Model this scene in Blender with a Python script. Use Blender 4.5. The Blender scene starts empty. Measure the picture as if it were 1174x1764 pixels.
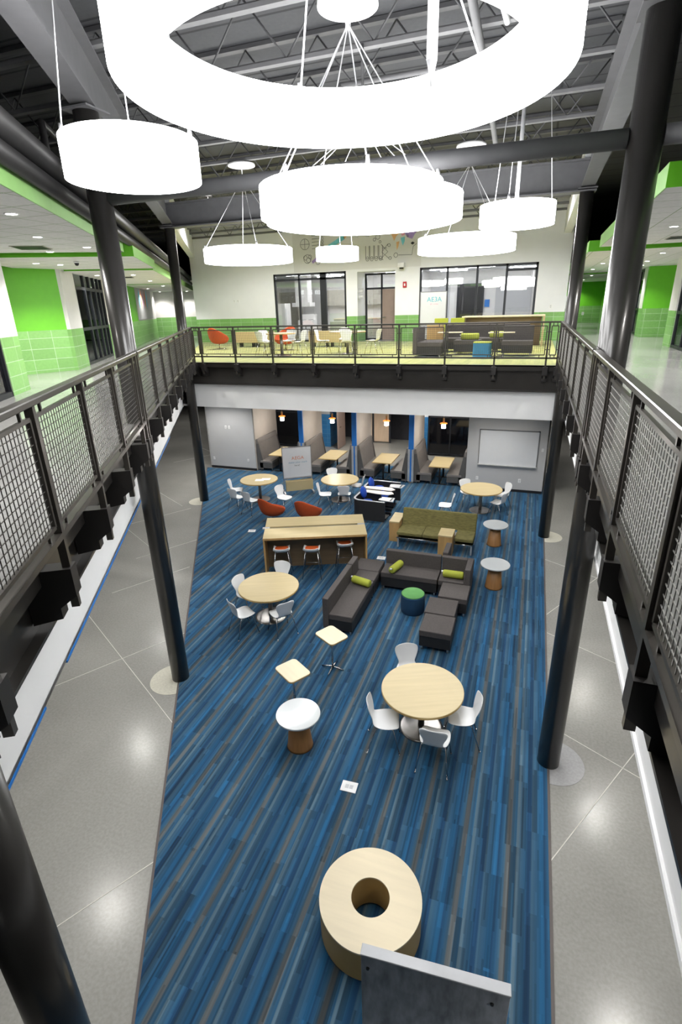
import bpy, bmesh, math, random
from mathutils import Matrix, Vector
random.seed(7)
PI=math.pi
COL=bpy.context.scene.collection
A=-0.53684                       # azimuth of the slanted left gallery
NX,NY=math.cos(A),-math.sin(A)
DX,DY=math.sin(A),math.cos(A)
Z2=4.676                         # upper floor level
ML=Matrix(((NX,DX,0,0),(NY,DY,0,0),(0,0,1,0),(0,0,0,1)))      # local x = towards atrium, y = along gallery
MR=Matrix.Rotation(PI,4,'Z')
MF=Matrix.Rotation(-PI/2,4,'Z')
I4=Matrix.Identity(4)
def PL(n,s,z=0): return Vector((n*NX+s*DX,n*NY+s*DY,z))

# ------------------------------------------------------------------ materials
def srgb(r,g,b): return tuple(((c/255)/12.92 if c/255<=.04045 else ((c/255+.055)/1.055)**2.4) for c in (r,g,b))
def newmat(name):
    m=bpy.data.materials.new(name); m.use_nodes=True
    nt=m.node_tree; return m,nt,nt.nodes['Principled BSDF']
def rgba(c): return (c[0],c[1],c[2],1)
def mat(name,c,rough=.5,metal=0,var=.08,scale=6,bump=0,bscale=60,coat=0,spec=.5,stretch=None):
    m,nt,b=newmat(name); N=nt.nodes; L=nt.links
    tc=N.new('ShaderNodeTexCoord'); mp=N.new('ShaderNodeMapping'); L.new(tc.outputs['Object'],mp.inputs[0])
    if stretch: mp.inputs['Scale'].default_value=stretch
    n=N.new('ShaderNodeTexNoise'); n.inputs['Scale'].default_value=scale; n.inputs['Detail'].default_value=4
    L.new(mp.outputs[0],n.inputs[0])
    r=N.new('ShaderNodeValToRGB'); r.color_ramp.elements[0].position=.3; r.color_ramp.elements[1].position=.7
    r.color_ramp.elements[0].color=rgba([x*(1-var) for x in c]); r.color_ramp.elements[1].color=rgba([min(1,x*(1+var)) for x in c])
    L.new(n.outputs['Fac'],r.inputs[0]); L.new(r.outputs[0],b.inputs['Base Color'])
    b.inputs['Roughness'].default_value=rough; b.inputs['Metallic'].default_value=metal
    b.inputs['Specular IOR Level'].default_value=spec
    if coat: b.inputs['Coat Weight'].default_value=coat; b.inputs['Coat Roughness'].default_value=.15
    if bump:
        n2=N.new('ShaderNodeTexNoise'); n2.inputs['Scale'].default_value=bscale; L.new(mp.outputs[0],n2.inputs[0])
        bp=N.new('ShaderNodeBump'); bp.inputs['Strength'].default_value=bump; bp.inputs['Distance'].default_value=.01
        L.new(n2.outputs['Fac'],bp.inputs['Height']); L.new(bp.outputs[0],b.inputs['Normal'])
    return m
def emit(name,c,s):
    m,nt,b=newmat(name); b.inputs['Base Color'].default_value=rgba(c)
    b.inputs['Emission Color'].default_value=rgba(c); b.inputs['Emission Strength'].default_value=s
    return m
def glass(name,refl=.12,tint=(1,1,1)):
    m=bpy.data.materials.new(name); m.use_nodes=True; nt=m.node_tree; N=nt.nodes; L=nt.links
    N.remove(N['Principled BSDF']); o=N['Material Output']
    t=N.new('ShaderNodeBsdfTransparent'); t.inputs[0].default_value=rgba(tint)
    g=N.new('ShaderNodeBsdfGlossy'); g.inputs['Roughness'].default_value=.01
    mx=N.new('ShaderNodeMixShader'); mx.inputs[0].default_value=refl
    L.new(t.outputs[0],mx.inputs[1]); L.new(g.outputs[0],mx.inputs[2]); L.new(mx.outputs[0],o.inputs[0]); return m
def tilemat(name,c,mortar,bw,bh,off=0,ms=.008,rough=.35,var=.1,frame_uv=True):
    m,nt,b=newmat(name); N=nt.nodes; L=nt.links
    tc=N.new('ShaderNodeTexCoord'); br=N.new('ShaderNodeTexBrick'); L.new(tc.outputs['UV'],br.inputs[0])
    br.inputs['Scale'].default_value=1; br.inputs['Brick Width'].default_value=bw; br.inputs['Row Height'].default_value=bh
    br.inputs['Mortar Size'].default_value=ms; br.inputs['Mortar Smooth'].default_value=.2; br.offset=off
    br.inputs['Color1'].default_value=rgba([x*(1-var) for x in c]); br.inputs['Color2'].default_value=rgba([min(1,x*(1+var)) for x in c])
    br.inputs['Mortar'].default_value=rgba(mortar)
    n=N.new('ShaderNodeTexNoise'); n.inputs['Scale'].default_value=14; L.new(tc.outputs['UV'],n.inputs[0])
    mx=N.new('ShaderNodeMix'); mx.data_type='RGBA'; mx.blend_type='MULTIPLY'; mx.inputs[0].default_value=.25
    L.new(br.outputs['Color'],mx.inputs['A']); L.new(n.outputs['Fac'],mx.inputs['B'])
    L.new(mx.outputs['Result'],b.inputs['Base Color']); b.inputs['Roughness'].default_value=rough
    bp=N.new('ShaderNodeBump'); bp.invert=True; bp.inputs['Strength'].default_value=.4; bp.inputs['Distance'].default_value=.01
    L.new(br.outputs['Fac'],bp.inputs['Height']); L.new(bp.outputs[0],b.inputs['Normal'])
    return m
def concrete(name,c1,c2,rough=.22):
    m,nt,b=newmat(name); N=nt.nodes; L=nt.links
    tc=N.new('ShaderNodeTexCoord')
    n1=N.new('ShaderNodeTexNoise'); n1.inputs['Scale'].default_value=.55; n1.inputs['Detail'].default_value=5; n1.inputs['Roughness'].default_value=.5
    n2=N.new('ShaderNodeTexNoise'); n2.inputs['Scale'].default_value=28; n2.inputs['Detail'].default_value=5
    for n in (n1,n2): L.new(tc.outputs['Object'],n.inputs[0])
    r=N.new('ShaderNodeValToRGB'); e=r.color_ramp.elements; e[0].position=.22; e[0].color=rgba(c1); e[1].position=.80; e[1].color=rgba(c2)
    L.new(n1.outputs['Fac'],r.inputs[0])
    r2=N.new('ShaderNodeValToRGB'); e=r2.color_ramp.elements; e[0].position=.35; e[0].color=(.86,.86,.86,1); e[1].position=.65; e[1].color=(1,1,1,1)
    L.new(n2.outputs['Fac'],r2.inputs[0])
    mx=N.new('ShaderNodeMix'); mx.data_type='RGBA'; mx.blend_type='MULTIPLY'; mx.inputs[0].default_value=1
    L.new(r.outputs[0],mx.inputs['A']); L.new(r2.outputs[0],mx.inputs['B']); L.new(mx.outputs['Result'],b.inputs['Base Color'])
    mr=N.new('ShaderNodeMapRange'); mr.inputs['To Min'].default_value=rough; mr.inputs['To Max'].default_value=rough+.06
    L.new(n1.outputs['Fac'],mr.inputs[0]); L.new(mr.outputs[0],b.inputs['Roughness'])
    return m
def carpet(name,pal,w1=.021,plank=.25,ln=1.0,period=.52,contrast=1.):
    """plank carpet of thin stripes that run along world Y"""
    m,nt,b=newmat(name); N=nt.nodes; L=nt.links
    def M(op,a,bb=None,c=None):
        n=N.new('ShaderNodeMath'); n.operation=op
        for i,v in enumerate((a,bb,c)):
            if v is None: continue
            if hasattr(v,'name'): L.new(v,n.inputs[i])
            else: n.inputs[i].default_value=v
        return n.outputs[0]
    tc=N.new('ShaderNodeTexCoord'); sx=N.new('ShaderNodeSeparateXYZ'); L.new(tc.outputs['Object'],sx.inputs[0])
    X,Y=sx.outputs[0],sx.outputs[1]
    pl=M('FLOOR',M('DIVIDE',X,plank))
    wn=N.new('ShaderNodeTexWhiteNoise'); wn.noise_dimensions='1D'; L.new(pl,wn.inputs['W'])
    yc=M('FLOOR',M('DIVIDE',M('ADD',Y,M('MULTIPLY',wn.outputs['Value'],ln)),ln))
    def stripes(w,ly,seed):
        xi=M('FLOOR',M('DIVIDE',X,w)); yy=M('FLOOR',M('DIVIDE',M('ADD',Y,M('MULTIPLY',xi,.377)),ly))
        cb=N.new('ShaderNodeCombineXYZ'); L.new(xi,cb.inputs[0]); L.new(M('ADD',yy,M('MULTIPLY',yc,7.3)),cb.inputs[1]); cb.inputs[2].default_value=seed
        w_=N.new('ShaderNodeTexWhiteNoise'); w_.noise_dimensions='3D'; L.new(cb.outputs[0],w_.inputs['Vector']); return w_.outputs['Value']
    s1=stripes(w1,.9,1.); s2=stripes(w1*3,1.4,5.)
    cb=N.new('ShaderNodeCombineXYZ'); L.new(M('MULTIPLY',X,3.2),cb.inputs[0]); L.new(M('MULTIPLY',Y,.25),cb.inputs[1])
    ns=N.new('ShaderNodeTexNoise'); ns.inputs['Scale'].default_value=1.; ns.inputs['Detail'].default_value=3; L.new(cb.outputs[0],ns.inputs[0])
    t=M('FRACT',M('DIVIDE',M('ADD',X,20.),period))
    r=N.new('ShaderNodeValToRGB'); r.color_ramp.interpolation='LINEAR'
    e=r.color_ramp.elements
    e[0].position=pal[0][0]; e[0].color=rgba(pal[0][1]); e[1].position=pal[-1][0]; e[1].color=rgba(pal[-1][1])
    for p,c in pal[1:-1]:
        q=e.new(p); q.color=rgba(c)
    L.new(t,r.inputs[0])
    v=M('ADD',M('ADD',M('MULTIPLY',s1,.42),M('MULTIPLY',s2,.62)),M('MULTIPLY',ns.outputs['Fac'],.5))
    v=M('ADD',M('MULTIPLY',v,contrast),.22+.75*(1-contrast))
    mx=N.new('ShaderNodeMix'); mx.data_type='RGBA'; mx.blend_type='MULTIPLY'; mx.inputs[0].default_value=1
    cv=N.new('ShaderNodeCombineXYZ'); L.new(v,cv.inputs[0]); L.new(v,cv.inputs[1]); L.new(v,cv.inputs[2])
    L.new(r.outputs[0],mx.inputs['A']); L.new(cv.outputs[0],mx.inputs['B'])
    L.new(mx.outputs['Result'],b.inputs['Base Color']); b.inputs['Roughness'].default_value=.9; b.inputs['Specular IOR Level'].default_value=.3
    b.inputs['Sheen Weight'].default_value=.35; b.inputs['Sheen Roughness'].default_value=.4; b.inputs['Sheen Tint'].default_value=(.35,.65,1,1)
    nn=N.new('ShaderNodeTexNoise'); nn.inputs['Scale'].default_value=260; L.new(tc.outputs['Object'],nn.inputs[0])
    bp=N.new('ShaderNodeBump'); bp.inputs['Strength'].default_value=.35; bp.inputs['Distance'].default_value=.005
    L.new(nn.outputs['Fac'],bp.inputs['Height']); L.new(bp.outputs[0],b.inputs['Normal'])
    return m
M_={}
M_['bronze']=mat('bronze steel',(.030,.027,.024),.34,.35,.12,3,coat=.25)
M_['rail']=mat('rail steel',(.060,.054,.047),.34,.5,.12,5,coat=.15)
M_['column']=mat('column paint',(.030,.028,.026),.30,.2,.1,2,coat=.35)
M_['bracket']=mat('bracket steel',(.018,.016,.015),.45,.2)
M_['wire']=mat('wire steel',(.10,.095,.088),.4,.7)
M_['wirelit']=mat('lit wire steel',(.38,.37,.35),.4,.5)  # paler copy of the wire steel, light painted into its colour
M_['white']=mat('white paint',(.72,.71,.69),.6,0,.02)
M_['upperwall']=mat('pale grey wall paint',(.80,.81,.83),.6,0,.02,2)
M_['graywall']=mat('grey wall paint',(.47,.475,.485),.6,0,.02,2)
M_['band']=mat('white bulkhead paint',(.84,.84,.84),.85,0,.02,2)
M_['tanwall']=mat('taupe panel wall',(.40,.36,.32),.6,0,.05,3)
M_['blue']=mat('blue paint',(.02,.17,.55),.45,0,.04)
M_['bluetile']=tilemat('blue glazed block',(.03,.19,.44),(.10,.28,.5),.42,.21)
M_['greentile']=tilemat('green glazed block',(.24,.50,.15),(.46,.66,.40),.60,.28)
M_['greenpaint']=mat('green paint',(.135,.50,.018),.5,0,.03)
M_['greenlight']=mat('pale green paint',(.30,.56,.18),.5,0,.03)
M_['ceiltile']=tilemat('ceiling tile',(.84,.84,.82),(.28,.40,.20),.61,.61,ms=.008,rough=.9,var=.02)
M_['roof']=tilemat('roof deck',(.085,.087,.095),(.03,.03,.035),40,.9,ms=.03,rough=.8,var=.06)
M_['joist']=mat('joist paint',(.16,.16,.165),.6,0,.05)
M_['girder']=mat('girder paint',(.095,.095,.10),.55,0,.08)
M_['plenum']=mat('dark plenum',(.035,.035,.042),.9)
M_['duct']=mat('dark duct',(.035,.034,.034),.45,.4)
M_['maple']=mat('maple laminate',(.55,.445,.24),.38,0,.05,1.2,stretch=(1,12,1))
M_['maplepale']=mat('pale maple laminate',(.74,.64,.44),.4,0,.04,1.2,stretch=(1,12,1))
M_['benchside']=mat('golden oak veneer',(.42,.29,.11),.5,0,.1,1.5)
M_['mapleedge']=mat('maple plywood edge',(.50,.34,.12),.5)
M_['oak']=mat('oak veneer',(.50,.31,.12),.45,0,.12,1.5,stretch=(9,9,1))
M_['coneoak']=mat('oak veneer cone',(.33,.16,.055),.45,0,.15,2,stretch=(9,9,.6))
M_['walnut']=mat('brown panel',(.20,.14,.08),.5,0,.12,2,stretch=(1,1,8))
M_['shell']=mat('white plastic shell',(.86,.87,.88),.33,0,.01)
M_['chrome']=mat('chrome',(.55,.55,.56),.18,1,.05)
M_['steelbase']=mat('brushed steel',(.26,.25,.245),.3,.9,.1)
M_['blackleg']=mat('black metal',(.02,.02,.022),.4,.3)
M_['orange']=mat('orange wool',(.50,.075,.015),.9,0,.06,30,.2,200)
M_['pad']=mat('orange seat pad',(.70,.12,.02),.8)
M_['sofa']=mat('charcoal fabric',(.085,.075,.072),.9,0,.10,40,.2,300)
M_['sofadark']=mat('shaded sofa base and black screen',(.020,.019,.019),.6)  # sofa bases: painted shade; station screens: really black
M_['boothvinyl']=mat('grey booth vinyl',(.17,.155,.145),.45,0,.08,6)
M_['boothside']=mat('dark booth side panel',(.085,.082,.080),.6,0,.06)
M_['olive']=mat('olive chenille',(.15,.135,.045),.95,0,.35,9,.3,120,stretch=(1,4,8))
M_['lime']=mat('lime fabric',(.38,.42,.045),.8,0,.05)
M_['navy']=mat('navy fabric',(.012,.055,.12),.85)
M_['poufgreen']=mat('green fabric',(.12,.34,.10),.85)
M_['poufblue']=mat('teal blue fabric',(.03,.18,.34),.8)
M_['royal']=mat('royal blue fabric',(.006,.06,.42),.85,0,.05)
M_['tablet']=mat('grey tablet',(.55,.56,.58),.35)
M_['cream']=mat('cream laminate',(.85,.78,.70),.4)
M_['whitetop']=mat('white gloss laminate',(.58,.61,.62),.05,0,.01,coat=1)
M_['board']=mat('whiteboard',(.66,.68,.71),.25,0,.01)
M_['boardframe']=mat('grey aluminium frame',(.28,.28,.29),.35,.7)
M_['alu']=mat('aluminium',(.62,.62,.62),.35,.6)
M_['nearpanel']=mat('scuffed grey steel',(.36,.385,.42),.6,.1,.35,5,stretch=(3,3,1))
M_['neartop']=mat('pale brushed cap',(.60,.61,.63),.5,0,.10,4)
M_['black']=mat('black',(.008,.008,.009),.4)
M_['frame']=mat('window frame',(.022,.024,.030),.4,.2)
M_['glass']=glass('clear glass',.10)
M_['darkglass']=glass('dark corridor glass',.18,(.75,.8,.8))
M_['nightglass']=mat('dark night glass',(.006,.006,.008),.06,0,.02,spec=.6)
M_['door']=mat('taupe door',(.30,.22,.19),.5,0,.04)
M_['doortan']=mat('tan wood door',(.62,.47,.33),.5,0,.06,2,stretch=(6,6,1))
M_['plate']=mat('white plate',(.8,.8,.8),.4)
M_['red']=mat('red plastic',(.45,.01,.02),.4)
M_['paper']=mat('paper',(.85,.86,.88),.7)
M_['baseblack']=mat('black rubber base',(.012,.012,.014),.5)
M_['jointw']=mat('joint filler',(.62,.60,.55),.6)
M_['patch']=concrete('pale patch',(.55,.53,.44),(.66,.64,.54),.5)
M_['patch2']=concrete('grey patch',(.33,.33,.34),(.42,.42,.42),.3)
M_['carpetedge']=mat('carpet edge strip',(.10,.085,.08),.6)
M_['cab']=mat('taupe cabinet',(.38,.36,.30),.5)
M_['sign']=mat('grey sign',(.36,.37,.38),.5)
M_['teal']=mat('teal ink',(.08,.45,.55),.6)
M_['ink']=mat('grey ink',(.16,.165,.18),.7)
M_['inkblue']=mat('blue marker ink',(.16,.33,.45),.7)
M_['inkorange']=mat('orange marker ink',(.75,.28,.15),.7)
M_['muralorange']=mat('mural orange',(.80,.48,.24),.7)
M_['muralpurple']=mat('mural purple',(.38,.27,.62),.7)
M_['muralcyan']=mat('mural cyan',(.20,.62,.74),.7)
M_['muralbase']=mat('mural sheet',(.70,.70,.70),.6,0,.01)
M_['muralpink']=mat('mural pink',(.72,.35,.48),.7)
M_['ring']=emit('lamp diffuser',(1,1,1),17.0)
M_['ringend']=mat('cable steel',(.75,.75,.77),.3,.6)
M_['canopy']=mat('white canopy',(.85,.85,.86),.5)
M_['strip']=emit('strip lamp',(.93,.95,1),45)
M_['down']=emit('downlight lens',(1,.98,.93),22)
M_['pendant']=emit('pendant glass',(1,.97,.93),9)
M_['amber']=emit('amber collar',(1,.30,.05),1.6)
M_['exitred']=emit('exit red',(1,.03,.02),1.2)
M_['concrete']=concrete('polished concrete',(.27,.265,.245),(.36,.355,.33),.22)
M_['concrete2']=concrete('upper polished concrete',(.28,.28,.275),(.42,.42,.41),.13)
TP=(.085,.095,.10); SL=(.035,.085,.135); PB=(.085,.145,.195); MBl=(.018,.078,.155); DB=(.010,.045,.105); BB=(.014,.088,.19)
M_['carpet']=carpet('blue plank carpet',[(0,TP),(.08,TP),(.10,SL),(.20,MBl),(.22,PB),(.26,PB),(.29,SL),(.42,MBl),(.46,DB),(.53,DB),(.56,SL),(.70,MBl),(.74,BB),(.80,BB),(.83,DB),(.90,MBl),(.97,SL),(1.,TP)])
M_['ycarpet']=carpet('lime plank carpet',[(0,(.42,.41,.09)),(.5,(.48,.46,.13)),(1.,(.42,.41,.09))],.03,.25,1.,contrast=.35)

# ------------------------------------------------------------------ mesh builder
class MB:
    def __init__(s): s.v=[]; s.f=[]; s.sm=[]
    def add(s,vs,fs,smooth=False,M=None):
        o=len(s.v)
        s.v+=[tuple(M@Vector(p)) if M is not None else tuple(p) for p in vs]
        s.f+=[tuple(i+o for i in f) for f in fs]; s.sm+=[smooth]*len(fs); return s
    def box(s,x0,x1,y0,y1,z0,z1,M=None):
        if x0>x1:x0,x1=x1,x0
        if y0>y1:y0,y1=y1,y0
        if z0>z1:z0,z1=z1,z0
        v=[(x0,y0,z0),(x1,y0,z0),(x1,y1,z0),(x0,y1,z0),(x0,y0,z1),(x1,y0,z1),(x1,y1,z1),(x0,y1,z1)]
        return s.add(v,[(3,2,1,0),(4,5,6,7),(0,1,5,4),(1,2,6,5),(2,3,7,6),(3,0,4,7)],False,M)
    def prism(s,pts,z0,z1,M=None,smooth=False):
        n=len(pts)
        v=[(p[0],p[1],z0) for p in pts]+[(p[0],p[1],z1) for p in pts]
        area=sum(pts[i][0]*pts[(i+1)%n][1]-pts[(i+1)%n][0]*pts[i][1] for i in range(n))
        sides=[(i,(i+1)%n,n+(i+1)%n,n+i) for i in range(n)]
        caps=[tuple(range(n-1,-1,-1)),tuple(range(n,2*n))]
        if area<0: sides=[f[::-1] for f in sides]; caps=[f[::-1] for f in caps]
        s.add(v,sides,smooth,M); 
        o=len(s.v)-2*n; s.f+=[tuple(i+o for i in f) for f in caps]; s.sm+=[False]*2; return s
    def prismx(s,pts,x0,x1,M=None):      # pts are (y,z), extruded along x
        R=Matrix(((0,0,1,0),(1,0,0,0),(0,1,0,0),(0,0,0,1)))
        return s.prism(pts,x0,x1,(M@R) if M is not None else R)
    def prismy(s,pts,y0,y1,M=None):      # pts are (x,z), extruded along y
        R=Matrix(((1,0,0,0),(0,0,-1,0),(0,1,0,0),(0,0,0,1)))
        return s.prism(pts,-y1,-y0,(M@R) if M is not None else R)
    def lathe(s,prof,n=32,c=(0,0,0),M=None,cap=True,smooth=True):
        v=[];f=[]
        for r,z in prof:
            for k in range(n):
                t=2*PI*k/n; v.append((c[0]+r*math.cos(t),c[1]+r*math.sin(t),c[2]+z))
        for i in range(len(prof)-1):
            for k in range(n):
                f.append((i*n+k,i*n+(k+1)%n,(i+1)*n+(k+1)%n,(i+1)*n+k))
        s.add(v,f,smooth,M)
        o=len(s.v)-len(v)
        if cap:
            s.f.append(tuple(o+i for i in range(n-1,-1,-1))); s.sm.append(False)
            s.f.append(tuple(o+(len(prof)-1)*n+i for i in range(n))); s.sm.append(False)
        return s
    def tube(s,pts,r,n=8,M=None,closed=False):
        P=[Vector(p) for p in pts]; v=[]; f=[]; m=len(P)
        prev=None
        for i,p in enumerate(P):
            if closed: t=(P[(i+1)%m]-P[i-1]).normalized()
            else: t=((P[min(i+1,m-1)]-P[max(i-1,0)])).normalized()
            if prev is None:
                a=Vector((0,0,1)) if abs(t.z)<.9 else Vector((1,0,0)); u=t.cross(a).normalized()
            else:
                u=(prev-t*prev.dot(t)).normalized()
            prev=u; w=t.cross(u); rr=r[i] if isinstance(r,(list,tuple)) else r
            for k in range(n):
                q=2*PI*k/n; v.append(tuple(p+u*rr*math.cos(q)+w*rr*math.sin(q)))
        for i in range(m if closed else m-1):
            for k in range(n):
                j=(i+1)%m; f.append((i*n+k,j*n+k,j*n+(k+1)%n,i*n+(k+1)%n)[::-1])
        s.add(v,f,True,M)
        if not closed:
            o=len(s.v)-len(v)
            s.f.append(tuple(o+i for i in range(n))); s.sm.append(False)
            s.f.append(tuple(o+(m-1)*n+i for i in range(n-1,-1,-1))); s.sm.append(False)
        return s
    def grid(s,P,smooth=True,M=None,closeu=False):
        nu=len(P); nv=len(P[0]); v=[p for r in P for p in r]; f=[]
        for i in range(nu if closeu else nu-1):
            for j in range(nv-1):
                a=i*nv+j; b=((i+1)%nu)*nv+j; f.append((a,b,b+1,a+1))
        return s.add(v,f,smooth,M)
    def build(s,name,m,parent=None,bevel=0,solid=0,sub=0,seg=2,solidoff=0):
        me=bpy.data.meshes.new(name); me.from_pydata(s.v,[],s.f); me.update()
        bm=bmesh.new(); bm.from_mesh(me); bmesh.ops.recalc_face_normals(bm,faces=bm.faces)
        uv=bm.loops.layers.uv.new('UVMap')
        for fc in bm.faces:
            nn=fc.normal
            if abs(nn.z)>.7: U=Vector((1,0,0)); V=Vector((0,1,0))
            else:
                U=Vector((-nn.y,nn.x,0)).normalized(); V=Vector((0,0,1))
                if U.x<-1e-6 or (abs(U.x)<1e-6 and U.y<0): U=-U
            for lp in fc.loops: lp[uv].uv=(lp.vert.co.dot(U),lp.vert.co.dot(V))
        bm.to_mesh(me); bm.free()
        for p,q in zip(me.polygons,s.sm): p.use_smooth=q
        me.materials.append(M_[m] if isinstance(m,str) else m)
        o=bpy.data.objects.new(name,me); COL.objects.link(o)
        if parent is not None: o.parent=parent
        if solid:
            d=o.modifiers.new('s','SOLIDIFY'); d.thickness=solid; d.offset=solidoff
        if sub:
            d=o.modifiers.new('u','SUBSURF'); d.levels=sub; d.render_levels=sub
        if bevel:
            d=o.modifiers.new('b','BEVEL'); d.width=bevel; d.segments=seg; d.limit_method='ANGLE'; d.angle_limit=math.radians(40)
            if seg>1:
                for p in me.polygons: p.use_smooth=True
                d.harden_normals=True
        return o
def tag(o,label,cat,group=None,kind=None):
    if label: o['label']=label
    if cat: o['category']=cat
    if group: o['group']=group
    if kind: o['kind']=kind
    return o
def thing(name,label,cat,loc=(0,0,0),rz=0,group=None):
    o=bpy.data.objects.new(name,None); COL.objects.link(o); o.location=loc; o.rotation_euler=(0,0,rz); o.empty_display_size=.1
    return tag(o,label,cat,group)
def struct(mb,name,m,parent=None,**k):
    o=mb.build(name,m,parent,**k)
    if parent is None: o['kind']='structure'
    return o
def structroot(name):
    o=bpy.data.objects.new(name,None); COL.objects.link(o); o['kind']='structure'; return o
def dup(root,loc=None,rz=None,label=None,group=None):
    def cp(o,par):
        c=o.copy(); COL.objects.link(c); c.parent=par
        for ch in [x for x in KIDS(o)]: cp(ch,c)
        return c
    r=cp(root,None)
    if loc is not None: r.location=loc
    if rz is not None: r.rotation_euler=(0,0,rz)
    if label: r['label']=label
    if group: r['group']=group
    return r
def KIDS(o): return [x for x in COL.objects if x.parent==o]
def head(dx,dy): return math.atan2(dy,dx)-PI/2      # heading: local +Y points along (dx,dy)
def circ(r,n=48,cx=0,cy=0): return [(cx+r*math.cos(2*PI*k/n),cy+r*math.sin(2*PI*k/n)) for k in range(n)]
def rrect(w,d,r,n=6,cx=0,cy=0):
    p=[]
    for (sx,sy,a) in ((1,1,0),(-1,1,PI/2),(-1,-1,PI),(1,-1,1.5*PI)):
        for k in range(n+1):
            t=a+PI/2*k/n; p.append((cx+sx*(w/2-r)+r*math.cos(t),cy+sy*(d/2-r)+r*math.sin(t)))
    return p
def text(name,body,size,m,parent,loc,rot,depth=.002,align='CENTER'):
    cu=bpy.data.curves.new(name,'FONT'); cu.body=body; cu.size=size; cu.align_x=align; cu.extrude=depth
    t=bpy.data.objects.new(name,cu); COL.objects.link(t)
    dg=bpy.context.evaluated_depsgraph_get(); me=bpy.data.meshes.new_from_object(t.evaluated_get(dg))
    bpy.data.objects.remove(t); o=bpy.data.objects.new(name,me); me.materials.clear(); me.materials.append(M_[m]); COL.objects.link(o)
    o.parent=parent; o.location=loc; o.rotation_euler=rot; return o

# ================================================================== SETTING : ground floor
struct(MB().box(-34,16,-9,36,-.2,0),'floor','concrete')
# wedge carpet inset
def xl(y,n=-1.497): return (n-NY*y)/NX
cb=MB().prism([(xl(-3),-3),(.759,-3),(.759,18.2),(-10.3,18.2),(-12.35,18.2),(xl(18.2)+.3,18.2)] if False else [(xl(-3),-3),(.759,-3),(.759,20.3),(-10.3,20.3),(-10.3,18.2),(xl(18.2),18.2)],0.0,.008)
struct(cb,'floor.001','carpet')
e=MB(); e.prism([(xl(-3)-.035,-3),(xl(-3),-3),(xl(18.2),18.2),(xl(18.2)-.035,18.2)],0,.011); e.box(.759,.79,-3,18.2,0,.011)
struct(e,'trim_1','carpetedge')
# saw-cut joints in the concrete (two directions)
u=Vector((.516,.857,0)); w=Vector((.867,-.498,0))
tj=MB()
def joint(a,b,wd=.012):
    a=Vector((a[0],a[1],0)); b=Vector((b[0],b[1],0)); d=(b-a).normalized(); s=Vector((-d.y,d.x,0))*wd/2
    tj.prism([tuple((a-s)[:2]),tuple((a+s)[:2]),tuple((b+s)[:2]),tuple((b-s)[:2])],0,.003)
joint((-8.8,3.25),(-5.72,8.5)) if False else None
joint((-7.9,4.75),(-6.05,7.83)); joint((-9.6,7.96),(-4.93,5.3)); joint((-5.6,.1),(-3.73,3.3)); joint((.77,4.78),(2.6,8.0)); joint((.80,7.08),(3.2,5.73))
joint((-12.6,12.5),(-9.0,10.4)); joint((-9.6,10.1),(-8.2,12.5)); joint((-12.0,11.2),(-10.4,13.8)); joint((-14.2,15.9),(-10.8,13.9)); joint((-8.9,8.4),(-7.9,10.1)); joint((.8,9.7),(2.6,8.7)); joint((.8,10.4),(2.8,13.9)); joint((.8,13.1),(3,11.8)); joint((-14.5,18.5),(-12.9,21.2)); joint((-15,21.2),(-12,19.4))
struct(tj,'trim_2','jointw')
# far lounge walls on the ground floor
YW=18.29
wl=struct(MB().box(-12.38,-10.28,YW,20.35,0,3.27),'wall_back_left','graywall')
wr=struct(MB().box(-1.87,.72,YW,20.35,0,3.27),'wall_back_right','graywall')
struct(MB().box(-12.4,-10.26,YW-.012,YW,0,.10),'baseboard_back_left','baseblack')
struct(MB().box(-1.89,.72,YW-.012,YW,0,.10),'baseboard_back_right','baseblack')
struct(MB().box(-12.42,-12.375,YW-.02,YW+.03,.1,3.2),'trim_3','alu')
for i,(x0,x1,ww) in enumerate(((-8.30,-8.12,.18),(-6.13,-5.95,.18),(-3.96,-3.78,.18))):
    struct(MB().box(x0,x1,YW+.05,20.3,0,3.27),'wall_booth','tanwall')
    t=MB().box(x0,x1,YW-.01,YW+.05,1.30,3.27).box(x0+.06,x1-.06,YW-.012,YW+.05,.08,1.30)
    struct(t,'trim_%d'%(4+i),'blue')
    t=MB().box(x0-.02,x0+.06,YW-.015,YW+.05,.08,1.30).box(x1-.06,x1+.02,YW-.015,YW+.05,.08,1.30)
    struct(t,'trim_%d'%(7+i),'alu')
struct(MB().box(-10.28,-10.24,YW+.02,20.3,0,3.27),'wall_booth','tanwall')
struct(MB().box(-13,2,YW,20.4,2.72,3.3).box(-13,2,14.75,YW,3.27,3.33),'ceiling','band')
# beyond the booths
yb=22.4
struct(MB().box(-13.6,1.0,24.9,25,0,3.3),'wall_rear','plenum')
struct(MB().box(-13.6,1.0,20.4,25,3.0,3.1),'ceiling.001','plenum')
wn=structroot('window_1')
def storefront(root,x0,x1,y,z0,z1,mull,trans,M=I4,fm='frame',gm='glass',t=.06,dpt=.09,glassy=True):
    f=MB()
    f.box(x0,x1,y-dpt/2,y+dpt/2,z0,z0+t,M).box(x0,x1,y-dpt/2,y+dpt/2,z1-t,z1,M)
    f.box(x0,x0+t,y-dpt/2,y+dpt/2,z0,z1,M).box(x1-t,x1,y-dpt/2,y+dpt/2,z0,z1,M)
    for m in mull:
        wd=t
        if isinstance(m,tuple): m,wd=m
        f.box(m-wd/2,m+wd/2,y-dpt/2,y+dpt/2,z0,z1,M)
    for (a,b,zz) in trans: f.box(a,b,y-dpt/2,y+dpt/2,zz-t/2,zz+t/2,M)
    f.build('window_frame',fm,root)
    if glassy: MB().box(x0+t,x1-t,y-.006,y+.006,z0+t,z1-t,M).build('pane',gm,root)
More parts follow.
